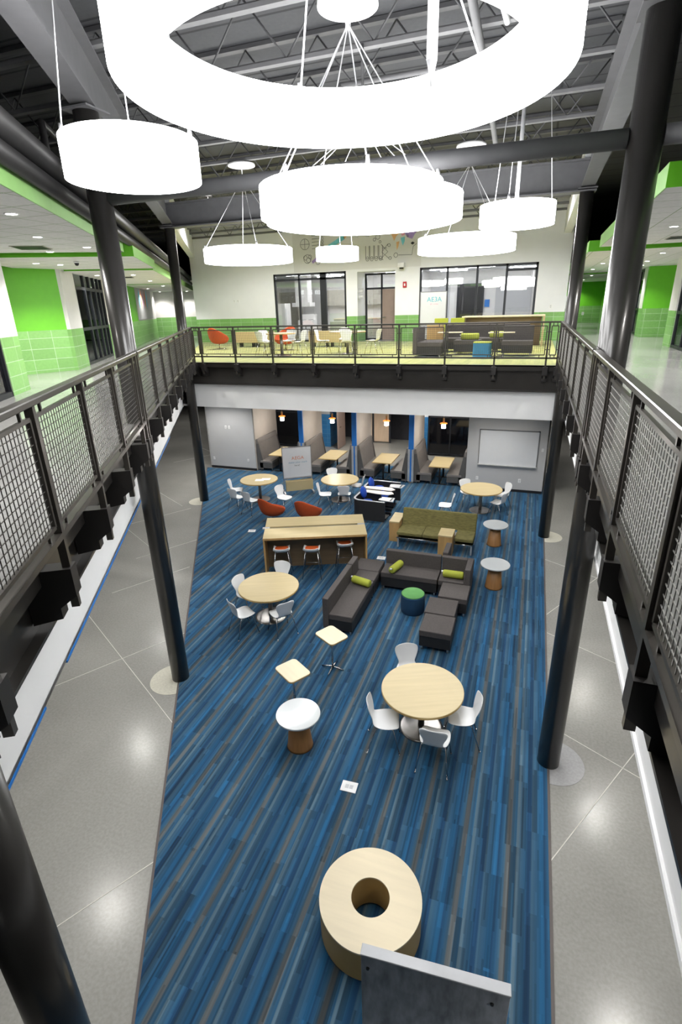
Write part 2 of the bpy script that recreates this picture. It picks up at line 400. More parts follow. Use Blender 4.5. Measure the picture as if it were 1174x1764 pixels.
storefront(wn,-13.2,-9.85,yb,.05,3.0,[-12.2,-11.3],[(-13.2,-9.85,1.65)],gm='nightglass')
wn=structroot('window_2'); storefront(wn,-4.0,-1.2,yb,.05,3.0,[-3.05,(-2.1,.05)],[(-4.0,-1.2,1.7)],gm='nightglass')
struct(MB().box(-9.80,-8.68,22.72,24.2,0,1.55),'wall_blue_block','bluetile')
struct(MB().box(-9.80,-8.68,22.72,24.2,1.55,3.0),'wall_blue_upper','graywall')
struct(MB().box(-8.68,-8.45,24.1,24.2,0,3.0).box(-8.679,-8.66,22.9,24.15,1.55,3.0),'trim_10','blue')
def leafdoor(name,x0,x1,y,z1,m,hx):
    r=structroot(name); MB().box(x0,x1,y-.025,y+.025,.01,z1).build('door_leaf',m,r,bevel=.003)
    MB().box(hx-.06,hx+.06,y-.075,y-.055,1.0,1.03).tube([(hx,y-.07,1.015),(hx,y-.02,1.015)],.012).build('door_handle','chrome',r); return r
dd=structroot('door_1')
MB().box(-8.20,-8.13,22.35,23.3,.02,2.9).build('door_leaf','door',dd)
MB().box(-8.13,-8.08,22.5,22.62,1.0,1.03).box(-8.25,-8.2,22.5,22.62,1.0,1.03).build('door_handle','chrome',dd)
dd=structroot('door_2'); 
MB().box(-8.05,-7.0,24.1,24.15,.05,2.3).build('door_leaf','doortan',dd); MB().box(-7.02,-6.93,24.07,24.16,0,2.7).box(-8.1,-8.02,24.07,24.16,0,2.7).build('door_frame','frame',dd)
dd=structroot('door_3')
MB().box(-6.93,-6.18,24.1,24.15,.05,2.3).build('door_leaf','doortan',dd); MB().box(-6.19,-6.10,24.07,24.16,0,2.7).box(-8.1,-6.1,24.07,24.16,2.3,2.42).build('door_frame','frame',dd)
dd=structroot('door_4'); MB().box(-4.66,-4.60,22.3,23.2,.02,2.9).build('door_leaf','door',dd)
MB().box(-4.74,-4.66,22.42,22.54,1.0,1.03).build('door_handle','chrome',dd)
struct(MB().box(-4.60,-4.0,22.3,22.6,0,1.7),'wall_blue_pier','bluetile'); struct(MB().box(-4.60,-4.0,22.3,22.6,1.7,3.0),'wall_blue_pier_upper','band')
struct(MB().box(-36,-34,-9,36,0,3.3).box(14,16,-9,36,0,3.3).box(-36,16,34,36,0,4.4).box(-36,16,-9.5,-9,0,10.3),'wall_outer','graywall')

# column footings set in the slab
def disc(x,y,m,nm,r=.42):
    struct(MB().prism(circ(r,40,x,y),0,.004),nm,m)
disc(-5.56,6.22,'patch','trim_11'); disc(-10.47,14.5,'patch','trim_12',.40); disc(.86,14.62,'patch','trim_13',.40); disc(.84,6.36,'patch2','trim_14')

# ================================================================== upper slabs
# gallery slabs: left, right and the far lounge
nb=-1.46
def xn(y,n): return (n-NY*y)/NX
Lp=[(xn(-8,nb),-8),(xn(14.5,nb),14.5),(xn(24.3,nb),24.3),(xn(40,nb),40),(-34,40),(-34,-8)]
struct(MB().prism(Lp,4.56,Z2),'floor.002','concrete2')
struct(MB().box(.74,14,-8,46,4.56,Z2),'floor.003','concrete2')
struct(MB().prism([(xn(14.6,nb),14.6),(.74,14.6),(.74,30),(xn(30,nb),30)],4.56,Z2),'floor.004','concrete2')
struct(MB().prism([(xn(14.5,nb)-.1,14.5),(.66,14.5),(.66,24.3),(xn(24.3,nb)-.1,24.3)],Z2,Z2+.008),'floor.005','ycarpet')
# drywall bands beneath the beams
def bandbox(M,x,y0,y1,z0=3.27,z1=4.04,th=.12,mm='band'):
    return MB().box(x-th,x,y0,y1,z0,z1,M)
struct(bandbox(ML,-1.745,-2,17.9,z1=4.5),'wall_left_bulkhead','band')
struct(bandbox(MR,-.95,-15.1,6,z1=4.5),'wall_right_bulkhead','band')
struct(bandbox(MF,-14.72,-10.35,.75),'wall_far_bulkhead','band')
struct(MB().box(-1.76,-1.735,-2,3.75,3.255,3.275,ML).box(-1.76,-1.735,4.35,13.5,3.255,3.275,ML),'trim_15','blue')
struct(MB().box(-12,-1.745,-2,36,3.27,3.31,ML).box(.93,14,-8,36,3.27,3.31),'ceiling.002','band')

# ================================================================== steel: beams, columns, railings
def beam(name,label,M,xb,y0,y1,z0,z1,m='bronze',fw=.09,group=None,plate=None):
    r=thing(name,label,'beam',(0,0,0),0,group)
    MB().box(xb-fw,xb+fw,y0,y1,z0,z0+.025,M).build('bottom_flange',m,r)
    MB().box(xb-fw,xb+fw,y0,y1,z1-.025,z1,M).build('top_flange',m,r)
    MB().box(xb-.01,xb+.01,y0,y1,z0+.025,z1-.025,M).build('web',m,r)
    if plate: MB().box(plate-.012,plate,y0,y1,4.555,4.69,M).box(xb+.02,plate,y0,y1,4.66,4.69,M).build('edge_plate',m,r)
    return r
beam('steel_beam','dark steel floor beam under the left slanted gallery',ML,-1.488,-2,17.75,4.18,4.55,plate=-1.36)
beam('steel_beam','dark steel floor beam under the right gallery',MR,-.77,-14.7,6,4.25,4.55,plate=-.64)
beam('steel_beam','dark steel floor beam under the far upper lounge, above the white band',MF,-14.62,-10.3,.8,4.02,4.55,plate=-14.49)
def column(x,y,label,z1=8.5,r=.15,cp=.2):
    t=thing('steel_column',label,'column',(x,y,0),0)
    MB().lathe([(r,0),(r,z1)],40).build('shaft','column',t)
    MB().box(-cp,cp,-cp,cp,z1,z1+.02).build('cap_plate','girder',t)
    return t
column(-5.472,6.297,'dark round steel column standing at the middle of the left carpet edge')
column(-10.392,14.616,'dark round steel column standing at the far end of the left carpet edge')
column(-2.415,1.162,'dark round steel column cut off by the lower left corner',4.16,cp=.12)
column(.772,6.338,'dark round steel column standing at the middle of the right carpet edge')
column(.767,14.618,'dark round steel column standing at the far end of the right carpet edge')
def railing(label,M,xr,sections,group=None,wm='wire'):
    r=thing('guard_railing',label,'railing',(0,0,0),0,group)
    for (y0,y1,posts) in sections:
        MB().box(xr-.035,xr+.035,y0,y1,5.705,5.745,M).build('top_rail','rail',r,bevel=.006,seg=1)
        MB().box(xr-.025,xr+.025,y0,y1,4.86,4.90,M).build('bottom_rail','rail',r)
        for p in posts:
            MB().box(xr-.025,xr+.025,p-.022,p+.022,4.36,5.705,M).build('post','rail',r)
            xb=xr-.27
            MB().prismy([(xr+.035,4.66),(xr+.035,4.46),(xr-.08,4.38),(xr-.08,4.30),(xb,4.27),(xb,4.54),(xr-.17,4.54),(xr-.15,4.66)],p-.06,p+.06,M).build('bracket','bracket',r)
        for a,b in zip(posts[:-1],posts[1:]):
            if b-a<.22: continue
            a2=a+.055; b2=b-.055
            t=.012
            f=MB()
            for zz in (4.955,5.635): f.box(xr-t,xr+t,a2,b2,zz-t,zz+t,M)
            for yy in (a2,b2): f.box(xr-t,xr+t,yy-t,yy+t,4.955,5.635,M)
            for yy in (a2+.12,b2-.12): f.box(xr-.008,xr+.008,yy-.01,yy+.01,5.64,5.71,M).box(xr-.008,xr+.008,yy-.01,yy+.01,4.9,4.95,M)
            for zz in (5.08,5.5): f.box(xr-.006,xr+.006,a,a2,zz-.01,zz+.01,M).box(xr-.006,xr+.006,b2,b,zz-.01,zz+.01,M)
            fo=f.build('panel_frame','rail',r)
            if b-a>.4:
                g=MB(); h=.0022
                n=max(1,round((b2-a2)/.05)); 
                for k in range(1,n): 
                    y=a2+(b2-a2)*k/n; g.box(xr-h,xr+h,y-h,y+h,4.955,5.635,M)
                n=14
                for k in range(1,n):
                    z=4.955+.68*k/n; g.box(xr-h,xr+h,a2,b2,z-h,z+h,M)
                g.build('wire_mesh',wm,fo)
    return r
railing('dark steel mesh guard railing along the slanted left gallery',ML,-1.2,
    [(-.3,7.12,[-.2,1.0,2.2,3.38,4.5,5.65,6.83,7.08]),(7.2,17.46,[7.24,8.52,9.76,10.98,12.24,13.45,14.65,15.85,17.05,17.4])])
railing('dark steel mesh guard railing along the right gallery',MR,-.58,
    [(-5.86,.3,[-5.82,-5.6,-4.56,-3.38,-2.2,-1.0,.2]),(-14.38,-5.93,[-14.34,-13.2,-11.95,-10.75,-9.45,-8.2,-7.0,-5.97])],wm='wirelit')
railing('dark steel mesh guard railing across the front of the far upper lounge',MF,-14.39,
    [(-9.95,.58,[-9.93,-9.64,-8.47,-7.22,-5.95,-4.68,-3.44,-2.2,-.94,.30,.56])])

# roof structure
ZR=10.25
struct(MB().box(-34,14,-9,46,ZR,ZR+.1),'ceiling.003','roof')
def girder(label,M,x,y0,y1,z0=8.55,z1=9.32,fw=.14):
    r=thing('roof_girder',label,'girder',(0,0,0),0)
    MB().box(x-fw,x+fw,y0,y1,z0,z0+.03,M).build('bottom_flange','girder',r)
    MB().box(x-.012,x+.012,y0,y1,z0+.03,z1-.03,M).build('web','girder',r)
    MB().box(x-fw,x+fw,y0,y1,z1-.03,z1,M).build('top_flange','girder',r)
girder('grey roof girder running above the left row of columns',ML,-1.488,-4,17.8)
girder('grey roof girder running above the right row of columns',MR,-.77,-14.62,8)
girder('grey roof girder spanning the far end above the upper lounge',MF,-14.62,-10.6,.95,8.45,9.08,.16)
def joist(y,x0,x1):
    r=thing('roof_joist','painted open-web steel joist under the roof deck','joist',(0,0,0),0,'open-web joists across the roof')
    zb,zt=9.36,10.18
    MB().box(x0,x1,y-.05,y+.05,zb,zb+.05).box(x0,x1,y-.01,y+.01,zb+.02,zb+.08).build('bottom_chord','joist',r)
    MB().box(x0,x1,y-.06,y+.06,zt,zt+.06).build('top_chord','girder',r)
    n=int((x1-x0)/.62); g=MB()
    for k in range(n):
        a=x0+(x1-x0)*k/n; b=x0+(x1-x0)*(k+1)/n
        za,zc=(zb+.05,zt) if k%2==0 else (zt,zb+.05)
        g.tube([(a,y,za),(b,y,zc)],.014,5)
    g.build('web_rods','girder',r)
y=1.2
while y<24:
    xa=xn(y,-1.488) if y<14.6 else -13
    joist(y,xa-4.5,.77 if y<14.6 else 1.2); y+=1.42
# dark plenum pieces above the galleries
struct(MB().box(-14.5,-14.3,-4,40,7.2,ZR,ML).box(9.5,9.7,-8,46,7.2,ZR),'wall_plenum','plenum')
# cross tube and side ducts
tag(MB().tube([(-5.33,6.34,7.58),(.62,6.34,7.58)],.085,20).tube([(.92,6.34,7.58),(3.8,6.34,7.58)],.085,20).build('brace_tube','girder'),'grey round brace tube crossing between the middle columns','tube')
for (nn,zz,rr,lb) in ((-2.0,7.95,.13,'upper'),(-1.98,7.66,.10,'lower')):
    a=PL(nn,-1,zz); b=PL(nn,34,zz)
    tag(MB().tube([a,b],rr,20).build('duct','duct'),'dark round duct above the left gallery ceiling, the %s of the pair'%lb,'duct')
tag(MB().tube([PL(-2.35,9.6,7.95),PL(-2.35,9.6,8.75),PL(-2.35,13.2,8.75),PL(-2.35,14.2,7.95)],.05,12).build('bent_pipe','duct'),'dark bent pipe looping up beside the left ducts','pipe')
tag(MB().tube([(-.93,4.2,9.2),(-1.02,9,9.2),(-1.2,14.4,9.2)],.05,12).build('sprinkler_pipe','joist'),'grey sprinkler pipe running lengthwise under the roof joists','pipe')
tag(MB().tube([(-.62,4.2,9.3),(-.72,7.6,9.3),(-.66,7.9,9.2)],.035,12).build('conduit','canopy'),'thin pale conduit beside the sprinkler pipe','conduit')
tag(MB().tube([(-3.1,9.0,9.25),(-.95,9.0,9.25)],.035,10).tube([(-3.1,9.0,9.25),(-3.1,9.0,9.15)],.045,10).build('sprinkler_branch','joist'),'short grey sprinkler branch pipe with a head at its end','pipe')
t=thing('hanging_rod','pale round rod hanging inside the nearest ring lamp','rod',(-.70,3.62,0))
MB().lathe([(.030,7.47),(.030,9.3)],20).build('shaft','canopy',t); MB().lathe([(.002,7.33),(.014,7.41),(.030,7.47)],20).build('tip','ringend',t)

# ================================================================== ring lamps
def ringlamp(x,y,z,r,label,az=(.6,2.2,3.8,5.4),hubz=9.0,canz=9.3,h=.30,th=.2,canr=.31,wires=False,group='ring lamps hanging in the atrium'):
    t=thing('ring_pendant',label,'pendant lamp',(x,y,z),0,group)
    prof=[(r,0),(r,h),(r-th,h),(r-th,0),(r,0)]
    MB().lathe(prof,96,cap=False).build('ring_shade','ring',t)
    cz=canz-z; hz=hubz-z; jz=9.36-z
    if not wires:
        MB().lathe([(canr,cz),(canr,cz+.04)],40).build('ceiling_canopy','canopy',t)
        MB().tube([(0,0,cz),(0,0,hz)],.012,10).lathe([(.025,hz-.03),(.025,hz+.03)],12).build('stem','ringend',t)
        if cz+.04<jz-.05: MB().lathe([(.02,cz+.04),(.02,jz)],12).build('hanger','joist',t)
    for a in az:
        p=((r-.04)*math.cos(a),(r-.04)*math.sin(a),h)
        q=(p[0]*.6,p[1]*.6,jz) if wires else (0,0,hz)
        MB().tube([q,p],.0065,6).build('cable','ringend',t)
        MB().lathe([(.018,h),(.018,h+.07)],10,(p[0],p[1],0)).build('cable_grip','ringend',t)
    return t
ringlamp(-1.083,3.2,7.278,1.156,'nearest white ring lamp, so large it fills the top of the picture',az=(.2,1.0,2.17,3.3,4.4,5.5),canz=9.2,hubz=8.9)
ringlamp(-3.48,4.49,7.28,.57,'small white ring lamp on the left, in front of the middle left column',az=(2.2,4.0,.3),wires=True)
ringlamp(-1.85,5.63,7.02,.89,'big white ring lamp in the centre, the front one of the overlapping pair',az=(.0,.85,2.35,3.2,4.3,5.2),hubz=8.54,canz=8.66,h=.27,canr=.27)
ringlamp(-2.49,8.15,7.31,1.38,'big white ring lamp in the centre, the back one sticking out to the right',az=(.3,1.3,2.4,3.4,4.4,5.5),hubz=8.52,canz=8.7)
ringlamp(-6.84,12.71,7.27,1.07,'wide white ring lamp on the left, hanging before the left end of the upper lounge',hubz=9.06,canz=9.3)
ringlamp(-4.99,14.0,7.30,.54,'smallest-looking white ring lamp, farthest away in front of the wall mural',wires=True,az=(1,3.1,5.2))
ringlamp(-1.68,13.35,7.27,1.07,'wide white ring lamp on the right, above the right upper windows',hubz=8.99,canz=9.28)
ringlamp(-.47,9.8,7.32,.57,'small white ring lamp on the right beside the far right column',az=(.3,2.4,4.5),wires=True)
tag(MB().lathe([(.03,0),(.03,1.75)],16,(-.50,9.95,7.6)).build('vertical_pipe','ringend'),'bright vertical pipe dropping into the small right ring lamp','pipe')
# lamp loop beside near cable
# ================================================================== 2F back wall with windows
YB=24.3
def wallparts(openings,x0,x1,z0,z1,y,th,split=5.78):
    """wall in x-z plane with rectangular openings; green block below split"""
    xs=sorted(set([x0,x1]+[o[0] for o in openings]+[o[1] for o in openings]))
    up=MB(); lo=MB()
    for a,b in zip(xs[:-1],xs[1:]):
        mid=(a+b)/2; op=[o for o in openings if o[0]<mid<o[1]]
        if op:
            o=op[0]; up.box(a,b,y,y+th,o[3],z1)
            if o[2]>z0+.01: lo.box(a,b,y,y+th,z0,min(o[2],split))
        else:
            lo.box(a,b,y,y+th,z0,split); up.box(a,b,y,y+th,split,z1)
    return up,lo
ops=[(-11.88,-8.28,Z2,7.68),(-7.75,-6.02,Z2,7.62),(-4.94,-.16,Z2,7.66),(-15.0,-11.9,9.97,10.24)]
up=MB(); lo=MB()
def seg(a,b):
    lo.box(a,b,YB,YB+.25,Z2,5.78); up.box(a,b,YB,YB+.25,5.78,ZR)
seg(-16.35,-11.88); seg(-8.28,-7.75); seg(-6.02,-4.94); seg(-.16,1.0)
for a,b,z in ((-11.88,-8.28,7.68),(-7.75,-6.02,7.62),(-4.94,-.16,7.66)): up.box(a,b,YB,YB+.25,z,ZR)
struct(up,'wall_far','upperwall'); struct(lo,'wall_far_block','greentile')
w_=structroot('window_3'); storefront(w_,-11.88,-8.28,YB+.06,Z2,7.68,[-10.59,(-9.40,.30)],[(-11.88,-8.28,7.42)],t=.09)
w_=structroot('window_4'); storefront(w_,-4.94,-.16,YB+.06,Z2,7.66,[-3.76,-2.53,-1.36],[(-1.36,-.16,7.42)],t=.09)
w_=structroot('window_5')
MB().box(-15.05,-11.9,YB-.05,YB,9.86,9.93).box(-15.05,-14.95,YB-.05,YB,9.86,ZR).box(-14.2,-14.12,YB-.05,YB,9.9,ZR).box(-13.2,-13.12,YB-.05,YB,9.9,ZR).box(-12.4,-12.3,YB-.05,YB,9.9,ZR).build('window_frame','frame',w_)
MB().box(-14.95,-11.9,YB-.02,YB-.01,9.93,ZR).build('pane','board',w_)
MB().box(-13.1,-12.75,YB-.03,YB-.02,9.95,ZR).box(-12.3,-11.98,YB-.03,YB-.02,10.02,ZR).build('red_fitting','inkorange',w_)
# entrance alcove
al=MB().box(-7.85,-7.75,YB+.25,25.6,5.78,7.9).box(-6.02,-5.92,YB+.25,25.6,5.78,7.9).box(-7.75,-6.02,YB+.25,25.6,7.62,7.8)
struct(al,'wall_alcove','upperwall'); struct(MB().box(-7.85,-7.75,YB+.25,25.6,Z2,5.78).box(-6.02,-5.92,YB+.25,25.6,Z2,5.78),'wall_alcove_block','greentile')
w_=structroot('window_6'); storefront(w_,-7.75,-6.05,25.55,Z2,7.60,[(-6.95,.08)],[(-7.75,-6.05,6.95)],t=.08)
d_=structroot('door_5'); MB().box(-6.91,-6.10,25.48,25.53,Z2+.01,6.9).build('door_leaf','door',d_); MB().box(-6.86,-6.72,25.42,25.44,5.68,5.71).lathe([(.03,0),(.03,.05)],12,(-6.85,25.45,5.67)).build('door_handle','chrome',d_)
# rooms behind the glass
struct(MB().box(-15,.95,29.5,29.6,Z2,8.3).box(-15,-14.9,24.5,29.5,Z2,8.3).box(.85,.95,24.56,29.5,Z2,8.3).box(-5.6,-5.5,25.7,29.5,Z2,8.3),'wall_rooms','white')
struct(MB().box(-15,.95,24.56,29.6,7.73,7.8),'ceiling.004','upperwall')
def strip(x0,y0,lbl,lx=1.3,z=7.66,rz=0):
    t=thing('strip_light',lbl,'strip light',(x0,y0,z),rz,'strip lights in the rooms behind the upper windows')
    MB().box(-lx/2,lx/2,-.08,.08,.03,.07).build('housing','plate',t); MB().box(-lx/2+.02,lx/2-.02,-.07,.07,0,.03).build('diffuser','strip',t)
for (x,y) in ((-11.2,25.6),(-9.7,25.6),(-8.9,26.8),(-10.4,27.8),(-7.6,25.9),(-7.3,27.8),(-6.5,27.0),(-4.6,25.6),(-4.3,26.6),(-4.0,27.8),(-2.6,26.0),(-.6,25.2),(-.8,27.6)):
    strip(x,y,'lit fluorescent strip on the ceiling of a room behind the upper windows')
# kitchen
def cabinet(name,label,x0,x1,y0,y1,z0,z1,nd,m='cab',top=False,base=False):
    t=thing(name,label,'cabinet',((x0+x1)/2,y1,z0),0); w=x1-x0; d=y1-y0; h=z1-z0
    MB().box(-w/2,w/2,-d,0,0,h).build('body',m,t)
    for k in range(nd):
        a=-w/2+w*k/nd+.01; b=-w/2+w*(k+1)/nd-.01
        dr=MB().box(a,b,-d-.02,-d,.02,h-.02).build('door',m,t)
        MB().box(b-.05,b-.03,-d-.04,-d-.02,.1,.22).build('handle','chrome',dr)
    if top: MB().box(-w/2-.02,w/2+.02,-d-.04,0,h,h+.04).build('worktop','maplepale',t)
    return t
cabinet('wall_cabinet','taupe wall cabinets hanging on the kitchen back wall',-11.2,-7.9,29.1,29.5,6.25,7.05,5)
cabinet('base_cabinet','taupe kitchen base cabinets with pale worktop along the back wall',-10.6,-6.2,28.9,29.5,Z2,5.56,6,top=True)
cabinet('kitchen_island','taupe and dark kitchen island behind the double doors',-9.9,-8.6,26.4,27.1,Z2,5.5,2,m='cab',top=False)
cabinet('corner_cabinet','dark taupe cabinet at the left side of the kitchen',-13.5,-12.4,28.2,28.8,Z2,7.0,2)
t=thing('range_hood','white range hood with tall chimney in the kitchen','hood',(-11.75,27.5,0))
MB().box(-.35,.35,-.3,.3,6.45,7.95).build('chimney','white',t); MB().box(-.5,.5,-.42,.3,6.25,6.45).build('canopy','white',t)
t=thing('kitchen_range','white kitchen range below the hood','range',(-11.45,27.2,Z2))
MB().box(-.4,.4,-.35,.3,0,.92).build('body','white',t); MB().box(-.4,.4,.2,.3,.92,1.2).build('backsplash','white',t); MB().box(-.32,.32,-.37,-.35,.25,.7).build('oven_door','tablet',t)
for k in range(4): MB().lathe([(.07,0),(.07,.015)],16,(-.2+.4*(k%2),-.2+.3*(k//2),.92)).build('burner','black',t)
t=thing('refrigerator','white refrigerator at the left edge of the kitchen window','refrigerator',(-12.6,26.4,Z2)); MB().box(-.4,.4,-.35,.35,0,1.75).build('body','white',t); MB().box(.41,.43,-.3,-.27,.7,1.5).build('handle','alu',t)
# classroom behind window_4
t=structroot('door_6'); MB().box(-3.95,-2.75,29.42,29.48,Z2,7.05).build('door_leaf','black',t); MB().box(-4.02,-3.95,29.4,29.5,Z2,7.12).box(-2.75,-2.68,29.4,29.5,Z2,7.12).box(-4.02,-2.68,29.4,29.5,7.05,7.12).build('door_frame','frame',t)
for (a,b,lb) in ((-2.1,-.4,'grey panel board on the classroom wall right of the door'),(-.1,.8,'grey panel board at the right end of the classroom wall'),(-5.4,-4.4,'grey panel board on the classroom wall left of the dark door')):
    t=thing('wall_panel',lb,'panel',((a+b)/2,29.46,5.4)); w=(b-a)/2; MB().box(-w,w,-.03,.03,0,1.7).build('board','graywall',t); MB().box(-w-.03,w+.03,-.04,-.0,1.7,1.74).box(-w-.03,w+.03,-.04,0,-.04,0).build('frame','alu',t)
tag(MB().box(-2.62,-2.38,29.45,29.49,6.0,6.35).build('wall_sign','blue'),'small dark blue sign beside the dark classroom door','sign')
tag(MB().box(-7.35,-7.1,27.9,27.95,6.2,6.55).build('window_notice','blue'),'small dark blue square behind the glass beside the taupe door','sign')
# mobile whiteboard upstairs
t=thing('mobile_whiteboard','upstairs mobile whiteboard with teal lettering near the right windows','whiteboard',(-4.12,23.2,Z2))
MB().box(-.52,.52,-.02,.02,.72,1.98).build('board','board',t); MB().box(-.55,.55,-.03,.03,1.98,2.01).box(-.55,.55,-.03,.03,.69,.72).box(-.55,-.52,-.03,.03,.15,2.0).box(.52,.55,-.03,.03,.15,2.0).build('frame','boardframe',t)
for s in (-1,1): MB().box(s*.53-.03,s*.53+.03,-.3,.3,.06,.12).lathe([(.04,0),(.04,.06)],12,(s*.53,-.25,0)).lathe([(.04,0),(.04,.06)],12,(s*.53,.25,0)).build('foot','boardframe',t)
text('lettering','AE3A',.26,'teal',t,(.04,-.024,1.62),(PI/2,0,0)); text('small_lettering','#1 crew',.10,'muralpink',t,(.04,-.024,1.50),(PI/2,0,0))
# fittings on the upper wall
def plate(x,y,z,w,h,lb,cat='wall plate',nm='wall_plate',m='plate'):
    t=thing(nm,lb,cat,(x,y,z)); MB().box(-w/2,w/2,-.012,0,-h/2,h/2).build('plate',m,t,bevel=.003,seg=1)
    MB().box(-w*.2,w*.2,-.018,-.012,-h*.3,-h*.05).box(-w*.2,w*.2,-.018,-.012,h*.05,h*.3).build('socket','tablet',t)
    return t
plate(-14.06,YB,6.58,.10,.14,'white wall plate high on the left of the upper far wall, left of its pair'); plate(-13.86,YB,6.58,.14,.14,'white wall plate high on the left of the upper far wall, right of its pair')
plate(.45,YB,5.99,.12,.16,'white wall plate above the green block at the right of the upper far wall'); plate(-5.15,YB,5.1,.10,.15,'white outlet on the green block between the door and right windows')
plate(.25,YB,5.2,.10,.15,'white outlet on the green block at the far right behind the railing')
t=thing('fire_alarm','red fire alarm on the upper far wall between door and windows','fire alarm',(-5.58,YB,7.02)); MB().box(-.08,.08,-.05,0,-.12,.12).build('housing','red',t,bevel=.01); MB().box(-.03,.03,-.07,-.05,-.05,.05).build('strobe','plate',t)
t=thing('security_camera','white security camera above the taupe upper door','camera',(-5.72,YB,7.72)); MB().box(-.14,.14,-.25,0,-.02,.16).build('mount','plate',t,bevel=.01); MB().lathe([(.09,-.06),(.09,0)],20,(0,-.12,-.02)).build('dome','black',t)
t=thing('room_sign','small grey room signs beside the alcove of the upper door','sign',(-7.59,YB,6.74)); 
MB().box(-.12,.12,-.01,0,.02,.2).build('plaque','sign',t); MB().box(-.12,.12,-.01,0,-.22,-.02).build('lower_plaque','sign',t); text('number','1201',.1,'plate',t,(0,-.012,.06),(PI/2,0,0)); text('word','LAB',.1,'plate',t,(0,-.012,-.16),(PI/2,0,0))
# mural of line drawings
t=thing('wall_mural','printed mural of science line drawings and a coloured world map','mural',(-7.8,YB,0))
MB().box(-3.0,2.9,-.006,0,7.72,9.55).build('sheet','muralbase',t)
def lines(pl,m,r=.014,closed=False):
    for p in pl: MB().tube([(a-(-7.8),-.012,b) for a,b in p],r,4,closed=closed).build('line_drawing',m,t)
def ck(cx,cz,r,n=14,a0=0,a1=2*PI): return [(cx+r*math.cos(a0+(a1-a0)*k/n),cz+r*math.sin(a0+(a1-a0)*k/n)) for k in range(n+1)]
L_=[ck(-10.2,8.85,.22),[(-10.4,8.85),(-10.0,8.85)],[(-10.2,8.65),(-10.2,9.05)],ck(-10.1,8.25,.18),ck(-10.05,8.2,.1),ck(-10.2,8.3,.09),ck(-9.97,8.33,.08)]
for k in range(6): L_.append([(-9.85,9.3-.13*k),(-9.45,9.32-.13*k)]); L_.append(ck(-9.35,9.3-.13*k,.05,8))
for k in range(4):
    x=-7.35+.2*k; L_+= [[(x,8.62),(x,8.1)]+[(x+.05,8.03),(x+.11,8.03),(x+.16,8.1)]+[(x+.16,8.62)],ck(x+.08,8.15,.05,8)]
L_+=[[(-6.65,8.65),(-6.35,8.35),(-6.65,8.1)],[(-6.35,8.65),(-6.62,8.35),(-6.32,8.1)],[(-6.6,8.5),(-6.4,8.5)],[(-6.75,8.1),(-6.55,8.05)],ck(-6.3,8.6,.06,8),ck(-6.25,8.1,.06,8),ck(-6.7,8.75,.05,8)]
L_+=[[(-8.3,9.1),(-8.1,9.2),(-7.9,9.05),(-7.7,9.0),(-7.5,9.2),(-7.3,9.3)],[(-8.0,9.35),(-8.0,8.9)],[(-7.5,9.05),(-7.2,8.98),(-7.15,9.35)],ck(-6.95,9.15,.08,8),ck(-6.8,8.95,.1,8),ck(-6.65,9.2,.07,8),ck(-6.95,8.85,.06,8)]
L_+=[ck(-6.0,8.2,.09,8),[(-5.88,8.2),(-5.3,8.18),(-5.25,8.5),(-5.1,8.6)],ck(-5.5,8.9,.04,6),ck(-9.0,8.4,.12),ck(-9.6,8.1,.1),ck(-9.3,9.3,.09)]
lines(L_,'ink',.009)
lines([ck(-5.28,8.62,.04,6),[(-5.35,8.62),(-5.2,8.62)]],'black',.02)
def blob(pts,m): MB().prismy([(a+7.8,b) for a,b in pts],-.014,-.006).build('map_patch',m,t)
blob([(-6.25,9.1),(-6.0,9.2),(-5.85,9.05),(-6.0,8.9),(-6.08,8.75),(-6.15,8.9)],'muralorange'); blob([(-5.98,8.7),(-5.85,8.72),(-5.9,8.5),(-5.96,8.4)],'muralorange')
blob([(-5.62,9.0),(-5.3,9.15),(-5.05,9.1),(-5.2,8.95),(-5.3,8.78),(-5.5,8.85)],'muralpurple'); blob([(-5.78,9.02),(-5.62,9.08),(-5.62,8.95),(-5.75,8.92)],'muralpink'); blob([(-5.8,8.85),(-5.62,8.88),(-5.62,8.72),(-5.7,8.55),(-5.76,8.7)],'muralcyan')
blob([(-9.1,8.75),(-8.5,9.05),(-8.35,9.15),(-8.3,8.95),(-8.9,8.65)],'muralcyan'); blob([(-8.38,9.0),(-8.26,9.15),(-8.2,9.05),(-8.3,8.95)],'muralorange'); blob([(-9.9,8.15),(-9.5,8.38),(-9.45,8.25),(-9.85,8.05)],'muralpurple')
# bulkhead returns between far girder and wall
struct(MB().box(-1.62,-1.36,17.9,30.3,8.62,9.5,ML),'trim_16','upperwall'); struct(MB().box(.64,.9,14.8,YB,8.62,9.5),'trim_17','upperwall')

# ================================================================== left gallery (local frame ML)
def wl_(name,n0,n1,s0,s1,zsplit=5.80,top=8.0,um='white',lm='greentile'):
    struct(MB().box(n0,n1,s0,s1,Z2,zsplit,ML),name+'_block',lm); struct(MB().box(n0,n1,s0,s1,zsplit,top,ML),name,um)
wl_('wall_left_near',-4.75,-4.45,11.9,12.9)
struct(MB().box(-4.72,-4.5,4,11.9,Z2,8,ML),'wall_left_recess','nightglass')
struct(MB().box(-4.52,-4.44,11.84,11.9,Z2,8,ML).box(-4.52,-4.44,4,11.9,Z2,Z2+.1,ML),'trim_18','frame')
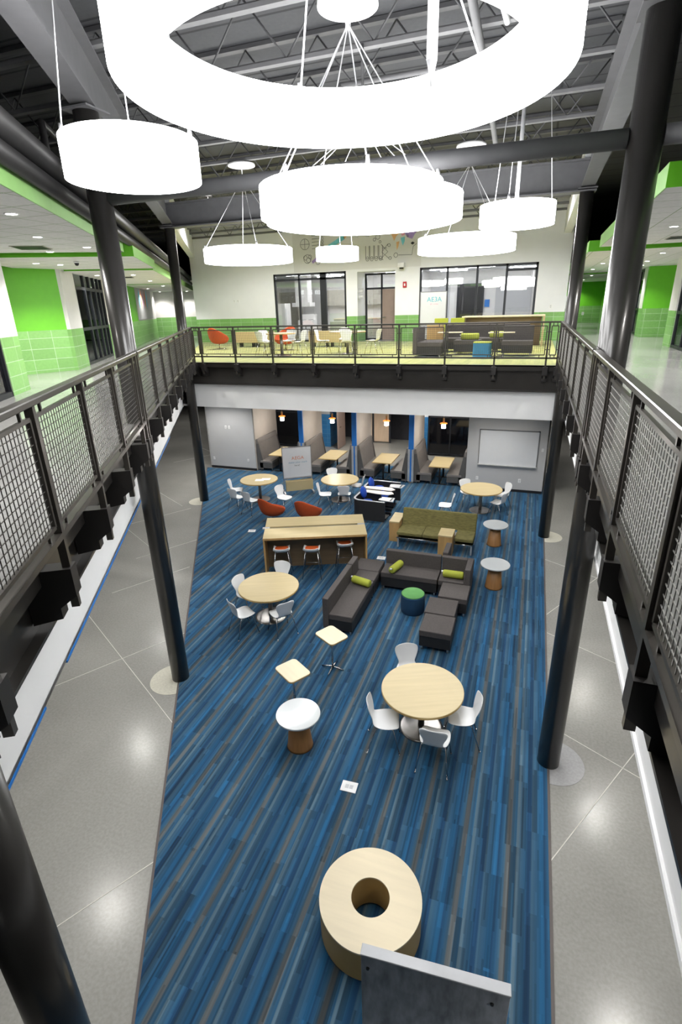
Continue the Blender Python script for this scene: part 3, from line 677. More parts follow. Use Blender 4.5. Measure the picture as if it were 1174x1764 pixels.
# tan door in recess
d_=structroot('door_7'); MB().box(-5.72,-5.67,14.2,15.75,Z2+.01,7.0,ML).build('door_leaf','doortan',d_); MB().box(-5.74,-5.66,15.75,15.85,Z2,7.35,ML).box(-5.74,-5.66,13.2,15.85,7.0,8.0,ML).build('door_frame','frame',d_)
struct(MB().box(-5.8,-5.66,15.85,16.3,Z2,5.8,ML),'wall_left_recess_block','greentile')
gp=[(-5.7,16.15),(-4.55,17.0),(-4.55,17.05),(-5.7,16.3)]
struct(MB().prism(gp,Z2,5.8,ML),'wall_left_accent_block','greentile'); struct(MB().prism(gp,5.8,8,ML),'wall_left_accent','greenpaint')
wl_('wall_left_mid',-4.75,-4.45,17.0,18.35)
w_=structroot('window_7')
MLW=ML@Matrix.Rotation(PI/2,4,'Z')   # x -> along gallery, y -> away from the atrium
storefront(w_,18.35,22.2,4.5,Z2,7.65,[(19.6,.12),20.3,21.0,21.6],[(18.35,22.2,6.95),(18.35,22.2,5.75)],M=MLW,gm='darkglass',t=.09)
struct(MB().box(-6.6,-6.5,17.2,23,Z2,8,ML),'wall_left_vestibule','graywall')
wl_('wall_left_pier',-4.75,-4.45,22.2,27.0)
wl_('wall_left_stripe',-4.75,-4.43,27.0,29.3,um='greenpaint')
wl_('wall_left_far',-4.75,-4.45,29.3,36.5)
mu=thing('corridor_banner','grey printed wall panel with coloured swirls in the left corridor','banner',PL(-4.44,32.2,5.85),-A)
MB().box(0,.01,-2.8,2.8,0,1.75).build('sheet','graywall',mu)
for k,(yy,c1) in enumerate(((-1.6,'muralcyan'),(-1.0,'inkorange'),(.4,'inkorange'),(1.0,'muralcyan'),(-.3,'muralpink'))): MB().prismx([(yy-.3,.75),(yy-.1,.5),(yy+.2,1.1),(yy,1.5),(yy-.25,1.2)],.01,.014).build('swirl',c1,mu)
struct(MB().box(-4.8,4,37.0,37.2,Z2,5.85,ML),'wall_left_end_block','greentile'); struct(MB().box(-4.8,4,37.0,37.2,5.85,8,ML),'wall_left_end','white')
struct(MB().box(-22,-4.4,5,40,7.66,7.74,ML),'ceiling.005','ceiltile')
# ceiling clouds
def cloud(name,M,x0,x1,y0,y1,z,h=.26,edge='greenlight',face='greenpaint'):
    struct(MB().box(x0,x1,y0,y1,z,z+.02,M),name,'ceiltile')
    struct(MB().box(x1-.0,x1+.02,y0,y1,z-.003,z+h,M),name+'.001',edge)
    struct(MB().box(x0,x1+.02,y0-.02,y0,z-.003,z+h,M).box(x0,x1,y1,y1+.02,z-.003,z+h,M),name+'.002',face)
cloud('ceiling_cloud_left',ML,-5.4,-2.10,-1,13.2,7.42); cloud('ceiling_cloud_left',ML,-5.4,-1.95,13.5,17.2,7.36); cloud('ceiling_cloud_left',ML,-5.4,-2.05,17.5,26,7.34)
cloud('ceiling_cloud_left',ML,-5.4,-2.0,26.4,36,7.34)
MRc=Matrix.Scale(-1,4,Vector((1,0,0)))
cloud('ceiling_cloud_right',MRc,-5.4,-1.12,16.9,30,7.40); cloud('ceiling_cloud_right',MRc,-5.4,-1.30,8.1,15.9,7.42); cloud('ceiling_cloud_right',MRc,-5.4,-1.40,0,7.7,7.46); cloud('ceiling_cloud_right',MRc,-5.4,-1.0,30.3,43,7.36)
# ================================================================== right gallery
def wr_(name,x0,x1,y0,y1,um='white',lm='greentile',top=8.0):
    struct(MB().box(x0,x1,y0,y1,Z2,5.80),name+'_block',lm); struct(MB().box(x0,x1,y0,y1,5.80,top),name,um)
w_=structroot('window_8'); MRW=Matrix.Rotation(PI/2,4,'Z')      # x -> Y, y -> -X
storefront(w_,12,20.6,-4.25,Z2,7.4,[19.4,18.0,16.5,15],[(12,20.6,5.75)],M=MRW,gm='darkglass',t=.09)
wr_('wall_right_pier',4.16,4.5,20.6,21.6)
struct(MB().box(4.1,5.2,26.2,26.5,5.8,8),'wall_right_accent','greenpaint'); struct(MB().box(4.1,5.2,26.2,26.5,Z2,5.8),'wall_right_accent_block','greentile')
wr_('wall_right_recess',5.2,5.4,21.6,26.5)
w_=structroot('window_9'); storefront(w_,27.3,34,-4.25,Z2,7.4,[29,31],[(27.3,34,5.75)],M=MRW,gm='nightglass',t=.09)
wr_('wall_right_far',4.1,4.4,26.5,27.3); wr_('wall_right_beyond',4.1,4.4,34,44,um='greenpaint')
struct(MB().box(1.0,9,43.3,43.5,5.8,8),'wall_right_end','greenpaint'); struct(MB().box(1.0,9,43.3,43.5,Z2,5.8),'wall_right_end_block','greentile')
struct(MB().box(.98,1.0,24.5,43.5,Z2,ZR),'wall_lounge_side','greenpaint')
struct(MB().box(7,7.1,0,44,Z2,8),'wall_right_outer','graywall')
struct(MB().box(3.9,7.1,0,44,7.5,7.6),'ceiling.006','ceiltile')
plate(3.0,43.3,5.3,.15,.2,'white outlet on the green wall at the end of the right corridor')
t=thing('display_cabinet','grey box on the green wall at the end of the right corridor','cabinet',(1.9,43.225,5.6)); MB().box(-.3,.3,-.12,.08,0,.9).build('body','sign',t); MB().box(-.26,.26,-.13,-.12,.05,.85).build('door','tablet',t)
t=thing('exit_sign','EXIT sign glowing red at the right gallery ceiling','exit sign',(3.55,17.2,7.12))
MB().box(-.03,.03,-.16,.16,0,.24).build('housing','black',t); MB().box(-.034,-.03,-.15,.15,.01,.23).build('face','black',t); text('lettering','EXIT',.19,'exitred',t,(-.036,0,.05),(PI/2,0,-PI/2)); MB().box(-.01,.01,-.1,.1,.24,.30).build('bracket','plate',t)
t=thing('fire_alarm','red fire alarm on the wall beside the left corridor windows','fire alarm',PL(-4.44,22.9,6.75),-A); MB().box(0,.06,-.08,.08,-.14,.14).build('housing','red',t); MB().box(.06,.07,-.03,.03,-.05,.05).build('strobe','plate',t)
# downlights
def down(p,grp,lb,pw=60):
    t=thing('downlight',lb,'downlight',p,0,grp)
    MB().lathe([(.07,-.005),(.09,-.005),(.09,.01),(.07,.01),(.07,-.005)],24,cap=False).build('trim_ring','plate',t)
    MB().lathe([(.068,-.004),(.068,.0)],24).build('lens','down',t)
    l=bpy.data.lights.new('downlight_lamp','SPOT'); l.energy=pw; l.spot_size=2.3; l.spot_blend=.6; l.shadow_soft_size=.09; l.color=(1,.97,.92)
    o=bpy.data.objects.new('lamp',l); COL.objects.link(o); o.parent=t; o.location=(0,0,-.03)
LLb='bright round downlight recessed in the left gallery ceiling tiles'
for (n_,s_) in ((-2.6,8.3),(-3.0,10.6),(-3.5,13.0),(-4.4,15.0),(-2.6,12.2),(-2.7,15.5),(-4.0,15.5),(-2.9,19.5),(-4.0,19.5),(-2.9,23.5),(-4.0,23.5),(-2.9,28),(-4.0,31),(-2.7,4.5),(-3.6,7),(-4.0,36.2),(-2.4,36.2)):
    zz=7.42 if s_<13.3 else (7.36 if s_<17.3 else 7.34); down(PL(n_,s_,zz-.005),'downlights in the left gallery ceiling',LLb,220)
for (x_,y_) in ((2.2,12.3),(2.1,9.3),(1.9,13.8),(3.2,15.2),(1.9,18.6),(3.2,18.8),(2.0,22.5),(3.4,22.5),(2.0,26.5),(3.5,27.5),(2.4,32),(2.4,38),(3.6,24.9),(2.4,5),(2.2,42.3)):
    zz=7.46 if y_<7.8 else (7.42 if y_<16 else (7.40 if y_<30 else 7.36)); down((x_,y_,zz-.005),'downlights in the right gallery ceiling','bright round downlight recessed in the right gallery ceiling tiles',220)
# air grilles and ceiling camera
def grille(p,rz,lb):
    t=thing('air_grille',lb,'air vent',p,rz); MB().box(-.3,.3,-.3,.3,-.008,0).build('frame','cab',t)
    g=MB(); [g.box(-.27,.27,-.26+.065*k,-.23+.065*k,-.014,-.008) for k in range(9)]; g.build('slats','black',t)
grille(PL(-3.6,12.2,7.418),-A,'dark air grille in the nearest left gallery ceiling panel'); grille(PL(-3.4,20.8,7.338),-A,'dark air grille farther along the left gallery ceiling'); grille((2.8,14.5,7.418),0,'dark air grille in the nearer right gallery ceiling'); grille((2.6,20,7.398),0,'dark air grille in the farther right gallery ceiling')
t=thing('dome_camera','small black and white dome camera on the left gallery ceiling','camera',PL(-3.4,14.6,7.35)); MB().lathe([(.07,-.03),(.07,0)],20).build('mount','plate',t); MB().lathe([(.01,-.09),(.035,-.08),(.055,-.03)],20).build('dome','black',t)

# unseen downlights beneath the galleries, far ones added to brighten the dark floor
for (n_,s_) in ((-2.9,3.0),(-2.9,6.5),(-2.9,10),(-2.9,14),(-2.9,18),(-2.9,22.5),(-2.9,27),(-2.9,32)):
    down(PL(n_,s_,3.265),'downlights under the left gallery','unseen round downlight recessed under the left gallery',120)
for y_ in (1.5,5.0,8.5,12,16,20,25):
    down((2.0,y_,3.265),'downlights under the right gallery','unseen round downlight recessed under the right gallery',120)
for x_ in (-9.2,-6.6,-4.0,-1.2):
    down((x_,16.4,3.265),'downlights under the far upper lounge','unseen round downlight added to brighten the grey back wall',170)
for x_ in (-11.8,-10.9,-1.2,-.2):  # unseen downlights added to wash the grey back walls brighter
    down((x_,17.1,3.265),'downlights under the far upper lounge','unseen round downlight added to brighten the grey back wall',150 if x_<-5 else 45)
down((-7.4,21.6,2.99),'downlights in the corridor behind the booths','round downlight in the corridor behind the booths',260); down((-5.0,21.6,2.99),'downlights in the corridor behind the booths','round downlight in the corridor behind the booths',260)
down((-11.0,21.2,2.99),'downlights in the corridor behind the booths','round downlight in the corridor behind the booths',60); down((-2.4,21.2,2.99),'downlights in the corridor behind the booths','round downlight in the corridor behind the booths',60)
# unseen lamps above the far girder, added to brighten the lounge wall
for (x_,y_) in ((-12,19.5),(-8.2,19.5),(-4.4,19.5),(-1,19.5)):
    t=thing('lounge_fill_lamp','unseen round lamp added under the roof to brighten the upper lounge','lamp',(x_,y_,9.75),0,'unseen fill lamps over the upper lounge')
    MB().lathe([(.10,.30),(.16,.2),(.26,.02),(.28,0)],32,cap=False).build('reflector','canopy',t,solid=.008); MB().lathe([(.24,.02),(.24,.03)],32).build('lens','down',t); MB().tube([(0,0,.3),(0,0,.45)],.01,6).build('stem','ringend',t)
    l=bpy.data.lights.new('lounge_fill','SPOT'); l.energy=1500; l.spot_size=2.7; l.spot_blend=.5; l.shadow_soft_size=.24; l.color=(1,.98,.95); o=bpy.data.objects.new('lamp',l); COL.objects.link(o); o.parent=t; o.location=(0,0,-.02)
# ================================================================== furniture makers
def make_chair(name='shell_chair'):
    t=thing(name,None,'chair')
    # moulded shell: profile from seat front to back top  (y,z,halfwidth)
    prof=[(.215,.430,.150),(.19,.448,.195),(.12,.450,.218),(.02,.442,.222),(-.08,.440,.205),(-.15,.452,.170),(-.185,.490,.140),(-.200,.545,.140),(-.218,.62,.172),(-.238,.70,.200),(-.256,.77,.205),(-.268,.81,.180),(-.273,.828,.115)]
    P=[]
    n=10
    for (y,z,w) in prof:
        row=[]
        for k in range(n+1):
            q=-1+2*k/n; back=max(0,min(1,(z-.46)/.1))
            x=w*q; yy=y+back*.035*q*q*1.0; zz=z+(1-back)*.014*abs(q)**3
            row.append((x,yy,zz))
        P.append(row)
    MB().grid(P).build('shell','shell',t,solid=.011,sub=1,solidoff=-1)
    g=MB()
    g.tube([(-.15,.14,.428),(-.15,-.13,.425)],.009,8).tube([(.15,.14,.428),(.15,-.13,.425)],.009,8).tube([(-.15,.1,.426),(.15,.1,.426)],.008,8).tube([(-.15,-.1,.424),(.15,-.1,.424)],.008,8)
    g.build('seat_frame','chrome',t)
    for sx in (-1,1):
        for sy,y0,y1 in ((1,.13,.23),(-1,-.12,-.25)):
            MB().tube([(sx*.15,y0*.6,.427),(sx*.17,y0,.415),(sx*.20,(y0+y1)/2,.22),(sx*.225,y1,.012)],.0095,8).lathe([(.013,0),(.013,.018)],8,(sx*.225,y1,0)).build('leg','chrome',t)
    return t
chair0=make_chair(); used=[False]
def chair(x,y,dx,dy,label,group=None,z=.008):
    rz=head(dx,dy)
    if not used[0]:
        used[0]=True; o=chair0; o.location=(x,y,z); o.rotation_euler=(0,0,rz)
    else: o=dup(chair0,(x,y,z),rz)
    o['label']=label
    if group: o['group']=group
    elif 'group' in o.keys(): del o['group']
    return o
def round_table(x,y,label,r=.615,z=.008,top='maple',m0=0):
    t=thing('round_table',label,'table',(x,y,z),.4)
    MB().prism(circ(r,72),.708,.74).build('tabletop',top,t,bevel=.004,seg=1)
    MB().prism(circ(r+.003,72),.704,.732).build('edge_band','mapleedge',t)
    MB().lathe([(.05,.02),(.05,.70)],24).build('pedestal','steelbase',t)
    MB().lathe([(.34,0),(.34,.010),(.30,.016),(.06,.03)],48).build('base','steelbase',t)
    return t
G='white shell chairs on the ground floor'
round_table(-1.10,6.44,'large round maple table nearest the camera',.62)
chair(-1.46,7.14,.42,-.9,'white shell chair at the far side of the nearest round table')
chair(-.47,6.36,-1,-.22,'white shell chair at the right side of the nearest round table')
chair(-.79,5.80,-.03,1,'white shell chair at the near side of the nearest round table, back to camera')
chair(-1.56,5.94,.95,.22,'white shell chair at the left side of the nearest round table')
round_table(-4.80,8.61,'round maple table left of the long charcoal sofa',.635)
chair(-5.36,8.62,1,-.2,'white shell chair at the left-back of the round table beside the charcoal sofa')
chair(-4.92,9.36,.1,-1,'white shell chair behind the round table that is beside the charcoal sofa')
chair(-5.06,7.90,.55,.85,'white shell chair at the left-front of the round table beside the charcoal sofa')
chair(-4.30,8.14,-.75,.6,'white shell chair at the right-front of the round table beside the charcoal sofa')
round_table(-8.50,15.22,'round maple table with white papers, left of the mobile whiteboard',.64)
t=thing('paper_stack','white sheets of paper lying on the far left round table','paper',(-8.42,15.12,.749),.3); MB().box(-.15,.15,-.11,.11,0,.003).build('sheet','paper',t); MB().box(.05,.35,-.02,.2,0.003,.006).build('top_sheet','paper',t)
chair(-9.14,14.75,1,.35,'white shell chair at the left of the table with papers, seen from the side')
chair(-8.74,14.08,.2,1,'white shell chair before the table with papers, left one of two seen from behind')
chair(-8.15,13.92,.25,1,'white shell chair before the table with papers, touching the left orange lounge chair')
chair(-7.22,14.47,1,-.35,'white shell chair between the table with papers and the mobile whiteboard')
round_table(-5.80,15.94,'round maple table right of the mobile whiteboard',.64)
chair(-6.05,15.12,1,.25,'white shell chair at the left of the round table beside the mobile whiteboard')
chair(-5.42,15.28,-.25,1,'white shell chair before the round table beside the mobile whiteboard, seen from behind')
chair(-5.28,16.28,-1,-.1,'white shell chair at the right of the round table beside the mobile whiteboard')
chair(-6.32,16.62,.45,-.9,'white shell chair behind the round table beside the mobile whiteboard')
round_table(-1.14,16.16,'round maple table below the wall-mounted whiteboard',.64)
chair(-2.08,15.15,-1,-.12,'white shell chair turned away left of the table below the wall whiteboard')
chair(-1.62,16.55,.5,-.85,'white shell chair at the left-back of the table below the wall whiteboard')
chair(-.52,16.55,-.8,-.5,'white shell chair at the right-back of the table below the wall whiteboard')
chair(-.58,15.80,-.85,.45,'white shell chair at the right-front of the table below the wall whiteboard')

# high bar table with two slabs
t=thing('high_bar_table','long maple bar-height table with a cable slot and brown panel','table',(-4.79,11.23,.008),math.radians(22.2))
W_=1.26
MB().box(-W_,W_,-.67,-.035,1.01,1.05).build('front_top','maple',t,bevel=.003,seg=1)
MB().box(-W_,W_,.07,.67,1.01,1.05).build('back_top','maple',t,bevel=.003,seg=1)
for s in (-1,1):
    MB().box(s*W_-.04*s,s*W_,-.66,.66,0,1.01).build('end_panel','oak',t)
    MB().box(s*1.2-.12,s*1.2+.06 if s<0 else s*1.2+.06,-.035,.07,1.02,1.045).build('metal_grommet','alu',t)
MB().box(-W_+.04,W_-.04,-.10,-.06,.0,1.01).build('modesty_panel','walnut',t)
MB().box(-W_+.1,W_-.1,-.06,.07,.93,.97).build('cable_tray','boardframe',t)
MB().box(-W_,W_,-.675,-.665,1.0,1.05).build('edge_band','oak',t)
def make_stool():
    t=thing('bar_stool',None,'stool')
    P=[]
    for (y,z,w) in [(.19,.70,.19),(.17,.715,.20),(.05,.712,.205),(-.1,.712,.205),(-.17,.725,.20),(-.195,.77,.19),(-.205,.81,.175)]:
        P.append([(w*q,y,z+.045*abs(q)**4) for q in [-1+.2*k for k in range(11)]])
    MB().grid(P).build('shell','shell',t,solid=.012,sub=1)
    MB().prism(rrect(.32,.27,.05,cy=0),.72,.745).build('seat_pad','pad',t,bevel=.008)
    for sx in (-1,1):
        for sy in (-1,1):
            MB().tube([(sx*.15,sy*.12,.70),(sx*.23,sy*.22,0)],.010,8).build('leg','chrome',t)
    g=MB(); z=.26; k=.21+.0; g.tube([(-.207,-.185,z),(.207,-.185,z),(.207,.185,z),(-.207,.185,z)],.008,8,closed=True); g.build('foot_ring','chrome',t)
    g=MB(); g.tube([(-.15,-.12,.70),(.15,-.12,.70),(.15,.12,.70),(-.15,.12,.70)],.008,8,closed=True); g.build('seat_frame','chrome',t)
    return t
s0=make_stool(); rz=math.radians(22.2)
s0.location=(-5.33,10.36,.008); s0.rotation_euler=(0,0,rz); s0['label']='white bar stool with orange pad, left one under the long bar table'
s=dup(s0,(-4.63,10.58,.008),rz-.1,'white bar stool with orange pad, middle one under the long bar table'); s=dup(s0,(-3.95,11.08,.008),rz+.05,'white bar stool with orange pad, right one pushed farthest under the bar table')

# orange lounge chairs: scooped shell on a pedestal
def make_lounge():
    t=thing('lounge_chair',None,'lounge chair')
    nu=28; P=[]
    for i in range(nu):
        a=2*PI*i/nu; c=math.cos(a); s=math.sin(a)   # s=-1 back, s=+1 front
        back=max(0,-s); side=abs(c)
        h=.45+.42*back**1.2+.12*side**4*(1 if s<.3 else .4)-.03*max(0,s)
        rx=.40; ry=.36
        row=[]
        for q,(k,zf) in enumerate(((0.02,0),(.35,.01),(.62,.06),(.82,.25),(.94,.6),(1.0,1.0))):
            row.append((rx*k*c,ry*k*s-.03*back*k,.26+(h-.26)*zf))
        P.append(row)
    MB().grid(P,closeu=True).build('shell','orange',t,solid=.045,sub=1,solidoff=1)
    MB().lathe([(.21,.33),(.25,.36),(.24,.40),(.12,.415)],24,(0,.03,0)).build('seat_cushion','orange',t)
    MB().lathe([(.022,.03),(.022,.26)],16).build('pedestal','chrome',t)
    for k in range(4):
        a=PI/4+k*PI/2; MB().tube([(0,0,.04),(.30*math.cos(a),.30*math.sin(a),.012)],.012,8).build('foot','chrome',t)
    return t
l0=make_lounge(); l0.location=(-7.18,13.52,.008); l0.rotation_euler=(0,0,head(.35,.94)); l0['label']='orange scooped lounge chair behind the bar table, left of the two, swivelled right'
dup(l0,(-6.02,13.68,.008),head(.15,1),'orange scooped lounge chair behind the bar table, right of the two')
dup(l0,(-12.3,19.7,Z2+.008),head(.2,1),'orange scooped lounge chair upstairs, at the left before the green wall')
dup(l0,(-9.1,19.3,Z2+.008),head(-.2,-1),'orange scooped lounge chair upstairs, behind the left round table')

# mobile whiteboard with storage box
t=thing('mobile_whiteboard','mobile whiteboard with handwriting and a maple storage box below','whiteboard',(-7.49,16.22,.008),math.atan2(.55,.82))
MB().box(-.50,.50,-.015,.015,.60,1.68).build('board','board',t)
MB().box(-.52,.52,-.02,.02,1.68,1.70).box(-.52,.52,-.03,.02,.58,.60).box(-.52,-.50,-.02,.02,.10,1.70).box(.50,.52,-.02,.02,.10,1.70).build('frame','boardframe',t)
MB().box(-.5,.5,-.09,-.02,.575,.59).build('pen_tray','boardframe',t)
b=MB().box(-.46,.50,-.22,-.20,.16,.52).box(-.46,.50,-.02,0.0,.16,.50).box(-.46,.50,-.20,-.02,.16,.18).box(-.46,-.44,-.2,-.02,.16,.52).box(.48,.50,-.2,-.02,.16,.52).build('storage_box','maple',t,bevel=.004,seg=1)
for s in (-1,1): MB().box(s*.51-.025,s*.51+.025,-.30,.28,.05,.09).lathe([(.03,0),(.03,.05)],12,(s*.51,-.26,0)).lathe([(.03,0),(.03,.05)],12,(s*.51,.25,0)).build('foot','alu',t)
text('upper_writing','AEGA',.17,'inkorange',t,(.03,-.017,1.24),(PI/2,0,0),.0006); text('middle_writing','make your mark',.10,'inkblue',t,(.03,-.017,1.11),(PI/2,0,0),.0006); text('lower_writing','here!',.09,'ink',t,(.0,-.017,1.0),(PI/2,0,0),.0006)

# booths
def booth(xa,xb,lbl):
    ya=YW+.02
    for side,x0,s in (('left',xa,1),('right',xb,-1)):
        t=thing('booth_bench','high-backed grey booth bench, %s side of the %s booth'%(side,lbl),'bench',(x0+.015*s,ya+.02,.008))
        d=.66; L=1.72
        # side panels (trapezoid), seat box, back cushion
        poly=[(0,.05),(s*.10,.05),(s*.10,.05),(s*.26,.38),(s*.10,1.28),(0,1.30)]
        poly=[(0,.06),(s*.24,.06),(s*.24,.44),(s*.07,1.30),(0,1.30)]
        for y_ in (0,L-.03): MB().prismy(poly,y_,y_+.03).build('side_panel','boothside',t)
        MB().prismy([(s*.01,.10),(s*.12,.44),(s*.20,.44),(s*.085,1.12),(s*.05,1.12)],.03,L-.03).build('back_panel','boothvinyl',t,bevel=.01)
        MB().prismy([(s*.0,1.12),(s*.10,1.12),(s*.085,1.25),(s*.06,1.31),(0,1.31)],-.01,L+.01).build('headrest','boothvinyl',t,bevel=.015)
        MB().box(s*.10,s*d,0.0,L,.13,.34).build('seat_base','boothside',t)
        MB().box(s*.14,s*(d+.01),-.01,L-.0,.34,.44).build('seat_cushion','boothvinyl',t,bevel=.02)
        for (px,py) in ((.1,.06),(.62,.06),(.1,L-.1),(.62,L-.1)): MB().box(s*px-.015,s*px+.015,py-.015,py+.015,0,.13).build('leg','steelbase',t)
    cx=(xa+xb)/2
    t=thing('booth_table','rectangular maple table in the %s booth'%lbl,'table',(cx,YW+.61,.008))
    MB().box(-.37,.37,-.68,.68,.705,.735).build('tabletop','maple',t,bevel=.004,seg=1)
    MB().box(-.375,.375,-.685,.685,.70,.725).build('edge_band','mapleedge',t)
    for y_ in (-.45,.45): MB().lathe([(.035,.02),(.035,.70)],16,(0,y_,0)).box(-.25,.25,y_-.05,y_+.05,0,.02).build('pedestal','blackleg',t)
    p=thing('pendant_lamp','glass pendant lamp with amber collar hanging over the %s booth table'%lbl,'pendant lamp',(cx,YW+.62,2.0))
    MB().lathe([(.075,0),(.085,.01),(.075,.16),(.055,.17)],24).build('glass_shade','pendant',p)
    l=bpy.data.lights.new('pendant_glow','POINT'); l.energy=45; l.shadow_soft_size=.08; l.color=(1,.95,.88); o=bpy.data.objects.new('lamp',l); COL.objects.link(o); o.parent=p; o.location=(0,0,-.06)
    MB().lathe([(.13,.165),(.13,.185),(.05,.20)],24).build('collar','amber',p)
    MB().lathe([(.035,.2),(.035,.36)],12).tube([(0,0,.36),(0,0,.72)],.006,6).build('stem','oak',p)
booth(-10.24,-8.30,'leftmost'); booth(-8.12,-6.13,'second'); booth(-5.95,-3.96,'third'); booth(-3.78,-1.87,'rightmost')

# wall whiteboard and plates on the ground floor
t=thing('wall_whiteboard','large whiteboard mounted on the grey wall at the right','whiteboard',(-.5,YW,0))
MB().box(-.955,.94,-.02,0,.95,2.15).build('board','board',t)
MB().box(-.98,.965,-.028,0,2.15,2.18).box(-.98,-.955,-.028,0,.93,2.18).box(.94,.965,-.028,0,.93,2.18).build('frame','boardframe',t); MB().box(-.98,.965,-.09,0,.92,.95).build('pen_tray','alu',t)
plate(-11.53,YW,1.76,.09,.13,'white wall plate high on the left grey wall, left of its pair'); plate(-11.36,YW,1.76,.09,.13,'white wall plate high on the left grey wall, right of its pair')
plate(-12.24,YW,.42,.08,.12,'white outlet low on the left grey wall at its left end'); plate(-10.62,YW,.42,.08,.12,'white outlet low on the left grey wall beside the booth')
plate(-1.47,YW,.42,.08,.12,'white outlet low on the right grey wall under the whiteboard corner'); plate(-.04,YW,.42,.09,.13,'white outlet low on the right grey wall behind the round table')
plate(.60,YW,1.55,.07,.11,'white switch on the right end of the right grey wall')

# study stations
def make_station():
    t=thing('study_station',None,'study seat')      # opens toward local +x
    pts=[]
    for (x,y) in [(.55,-.42),(-.25,-.42)]: pts.append((x,y))
    for k in range(1,7): a=1.5*PI-PI/2*k/7; pts.append((-.25+.22*math.cos(a),-.20+.22*math.sin(a)))
    pts.append((-.47,-.2)); pts.append((-.47,.2))
    for k in range(1,7): a=PI-PI/2*k/7; pts.append((-.25+.22*math.cos(a),.2+.22*math.sin(a)))
    pts+=[(-.25,.42),(.15,.42)]
    MB().grid([[(x,y,.10),(x,y,.72)] for x,y in pts],smooth=False).build('screen_shell','sofadark',t,solid=.05)
    MB().grid([[(x,y,.72),(x,y,.735)] for x,y in pts],smooth=False).build('screen_rim','tablet',t,solid=.055)
    MB().box(-.18,.28,-.22,.24,.36,.44).build('seat','royal',t,bevel=.04,seg=3)
    MB().lathe([(.02,.10),(.16,.12),(.185,.20),(.15,.28),(.03,.31)],24,(-.10,-.12,.34)).build('lumbar_cushion','royal',t)
    Rb=Matrix.Translation((-.30,.08,.80))@Matrix.Rotation(math.radians(75),4,'Y')
    MB().lathe([(.03,-.05),(.15,-.045),(.19,0),(.15,.045),(.03,.05)],24,M=Rb).build('backrest','royal',t)
    MB().tube([(-.28,.08,.62),(-.20,.06,.40)],.02,8).build('back_stem','blackleg',t)
    MB().prism([(.28,-.20),(.38,-.24),(.75,-.26),(.72,.08),(.30,.06),(.34,-.02),(.28,-.08)],.70,.72).build('tablet','tablet',t,bevel=.004,seg=1)
    MB().box(.64,.68,-.22,.04,.7205,.724).build('slot','black',t)
    MB().tube([(.45,-.1,.70),(.45,-.1,.05)],.02,10).build('tablet_post','blackleg',t)
    MB().prism([(-.40,.30),(.10,.22),(.45,.22),(.60,.36),(.50,.50),(-.35,.50)],.725,.75).build('side_worktop','cream',t,bevel=.006,seg=1)
    MB().box(.15,.5,-.15,.2,.05,.10).box(-.4,.5,.36,.42,0,.10).build('base','blackleg',t)
    return t
st=make_station(); st.location=(-4.28,14.60,.008); st.rotation_euler=(0,0,-.05); st['label']='black study station with blue seat and grey tablet, nearer of the two'
s2=dup(st,(-4.30,15.72,.008),-.05,'black study station with blue seat and grey tablet, farther one by the booths')
s2.scale=(1,-1,1)

# olive sofa with oak arm boxes
t=thing('olive_sofa','olive green three-seat sofa on metal legs','sofa',(-2.03,13.2,.008))
MB().prismx([(-.43,.18+.17),(.30,.30),(.30,.42),(-.43,.45)],-1.02,.02-.34).build('seat_cushion','olive',t,bevel=.03)
MB().prismx([(-.43,.35),(.30,.30),(.30,.42),(-.43,.45)],-.32,.14).build('seat_cushion','olive',t,bevel=.03)
MB().prismx([(-.43,.35),(.30,.30),(.30,.42),(-.43,.45)],.53,1.02).build('seat_cushion','olive',t,bevel=.03)
MB().prismx([(.20,.40),(.34,.40),(.50,.84),(.38,.86)],-1.02,1.02).build('backrest','olive',t,bevel=.03)
MB().box(-1.02,.13,-.44,.34,.27,.30).box(.54,1.02,-.44,.34,.27,.30).box(.13,.54,0,.34,.27,.30).tube([(-1.02,-.44,.29),(.13,-.44,.29)],.014,8).tube([(.54,-.44,.29),(1.02,-.44,.29)],.014,8).build('frame','chrome',t)
for (a,b) in ((-.98,-.40),(.98,-.40),(-.98,.30),(.98,.30)): MB().box(a-.02,a+.02,b-.02,b+.02,0,.28).build('leg','alu',t)
for lb,x,y,w,d in (('at the left end of the olive sofa',-3.20,13.45,.28,.70),('between the seats at the front of the olive sofa',-1.70,12.78,.36,.50)):
    q=thing('oak_arm_box','oak veneer box side table '+lb,'side table',(x,y,.008)); MB().box(-w/2,w/2,-d/2,d/2,.0,.56).build('body','oak',q); MB().box(-w/2-.006,w/2+.006,-d/2-.006,d/2+.006,.56,.60).build('top','maple',q,bevel=.004,seg=1)

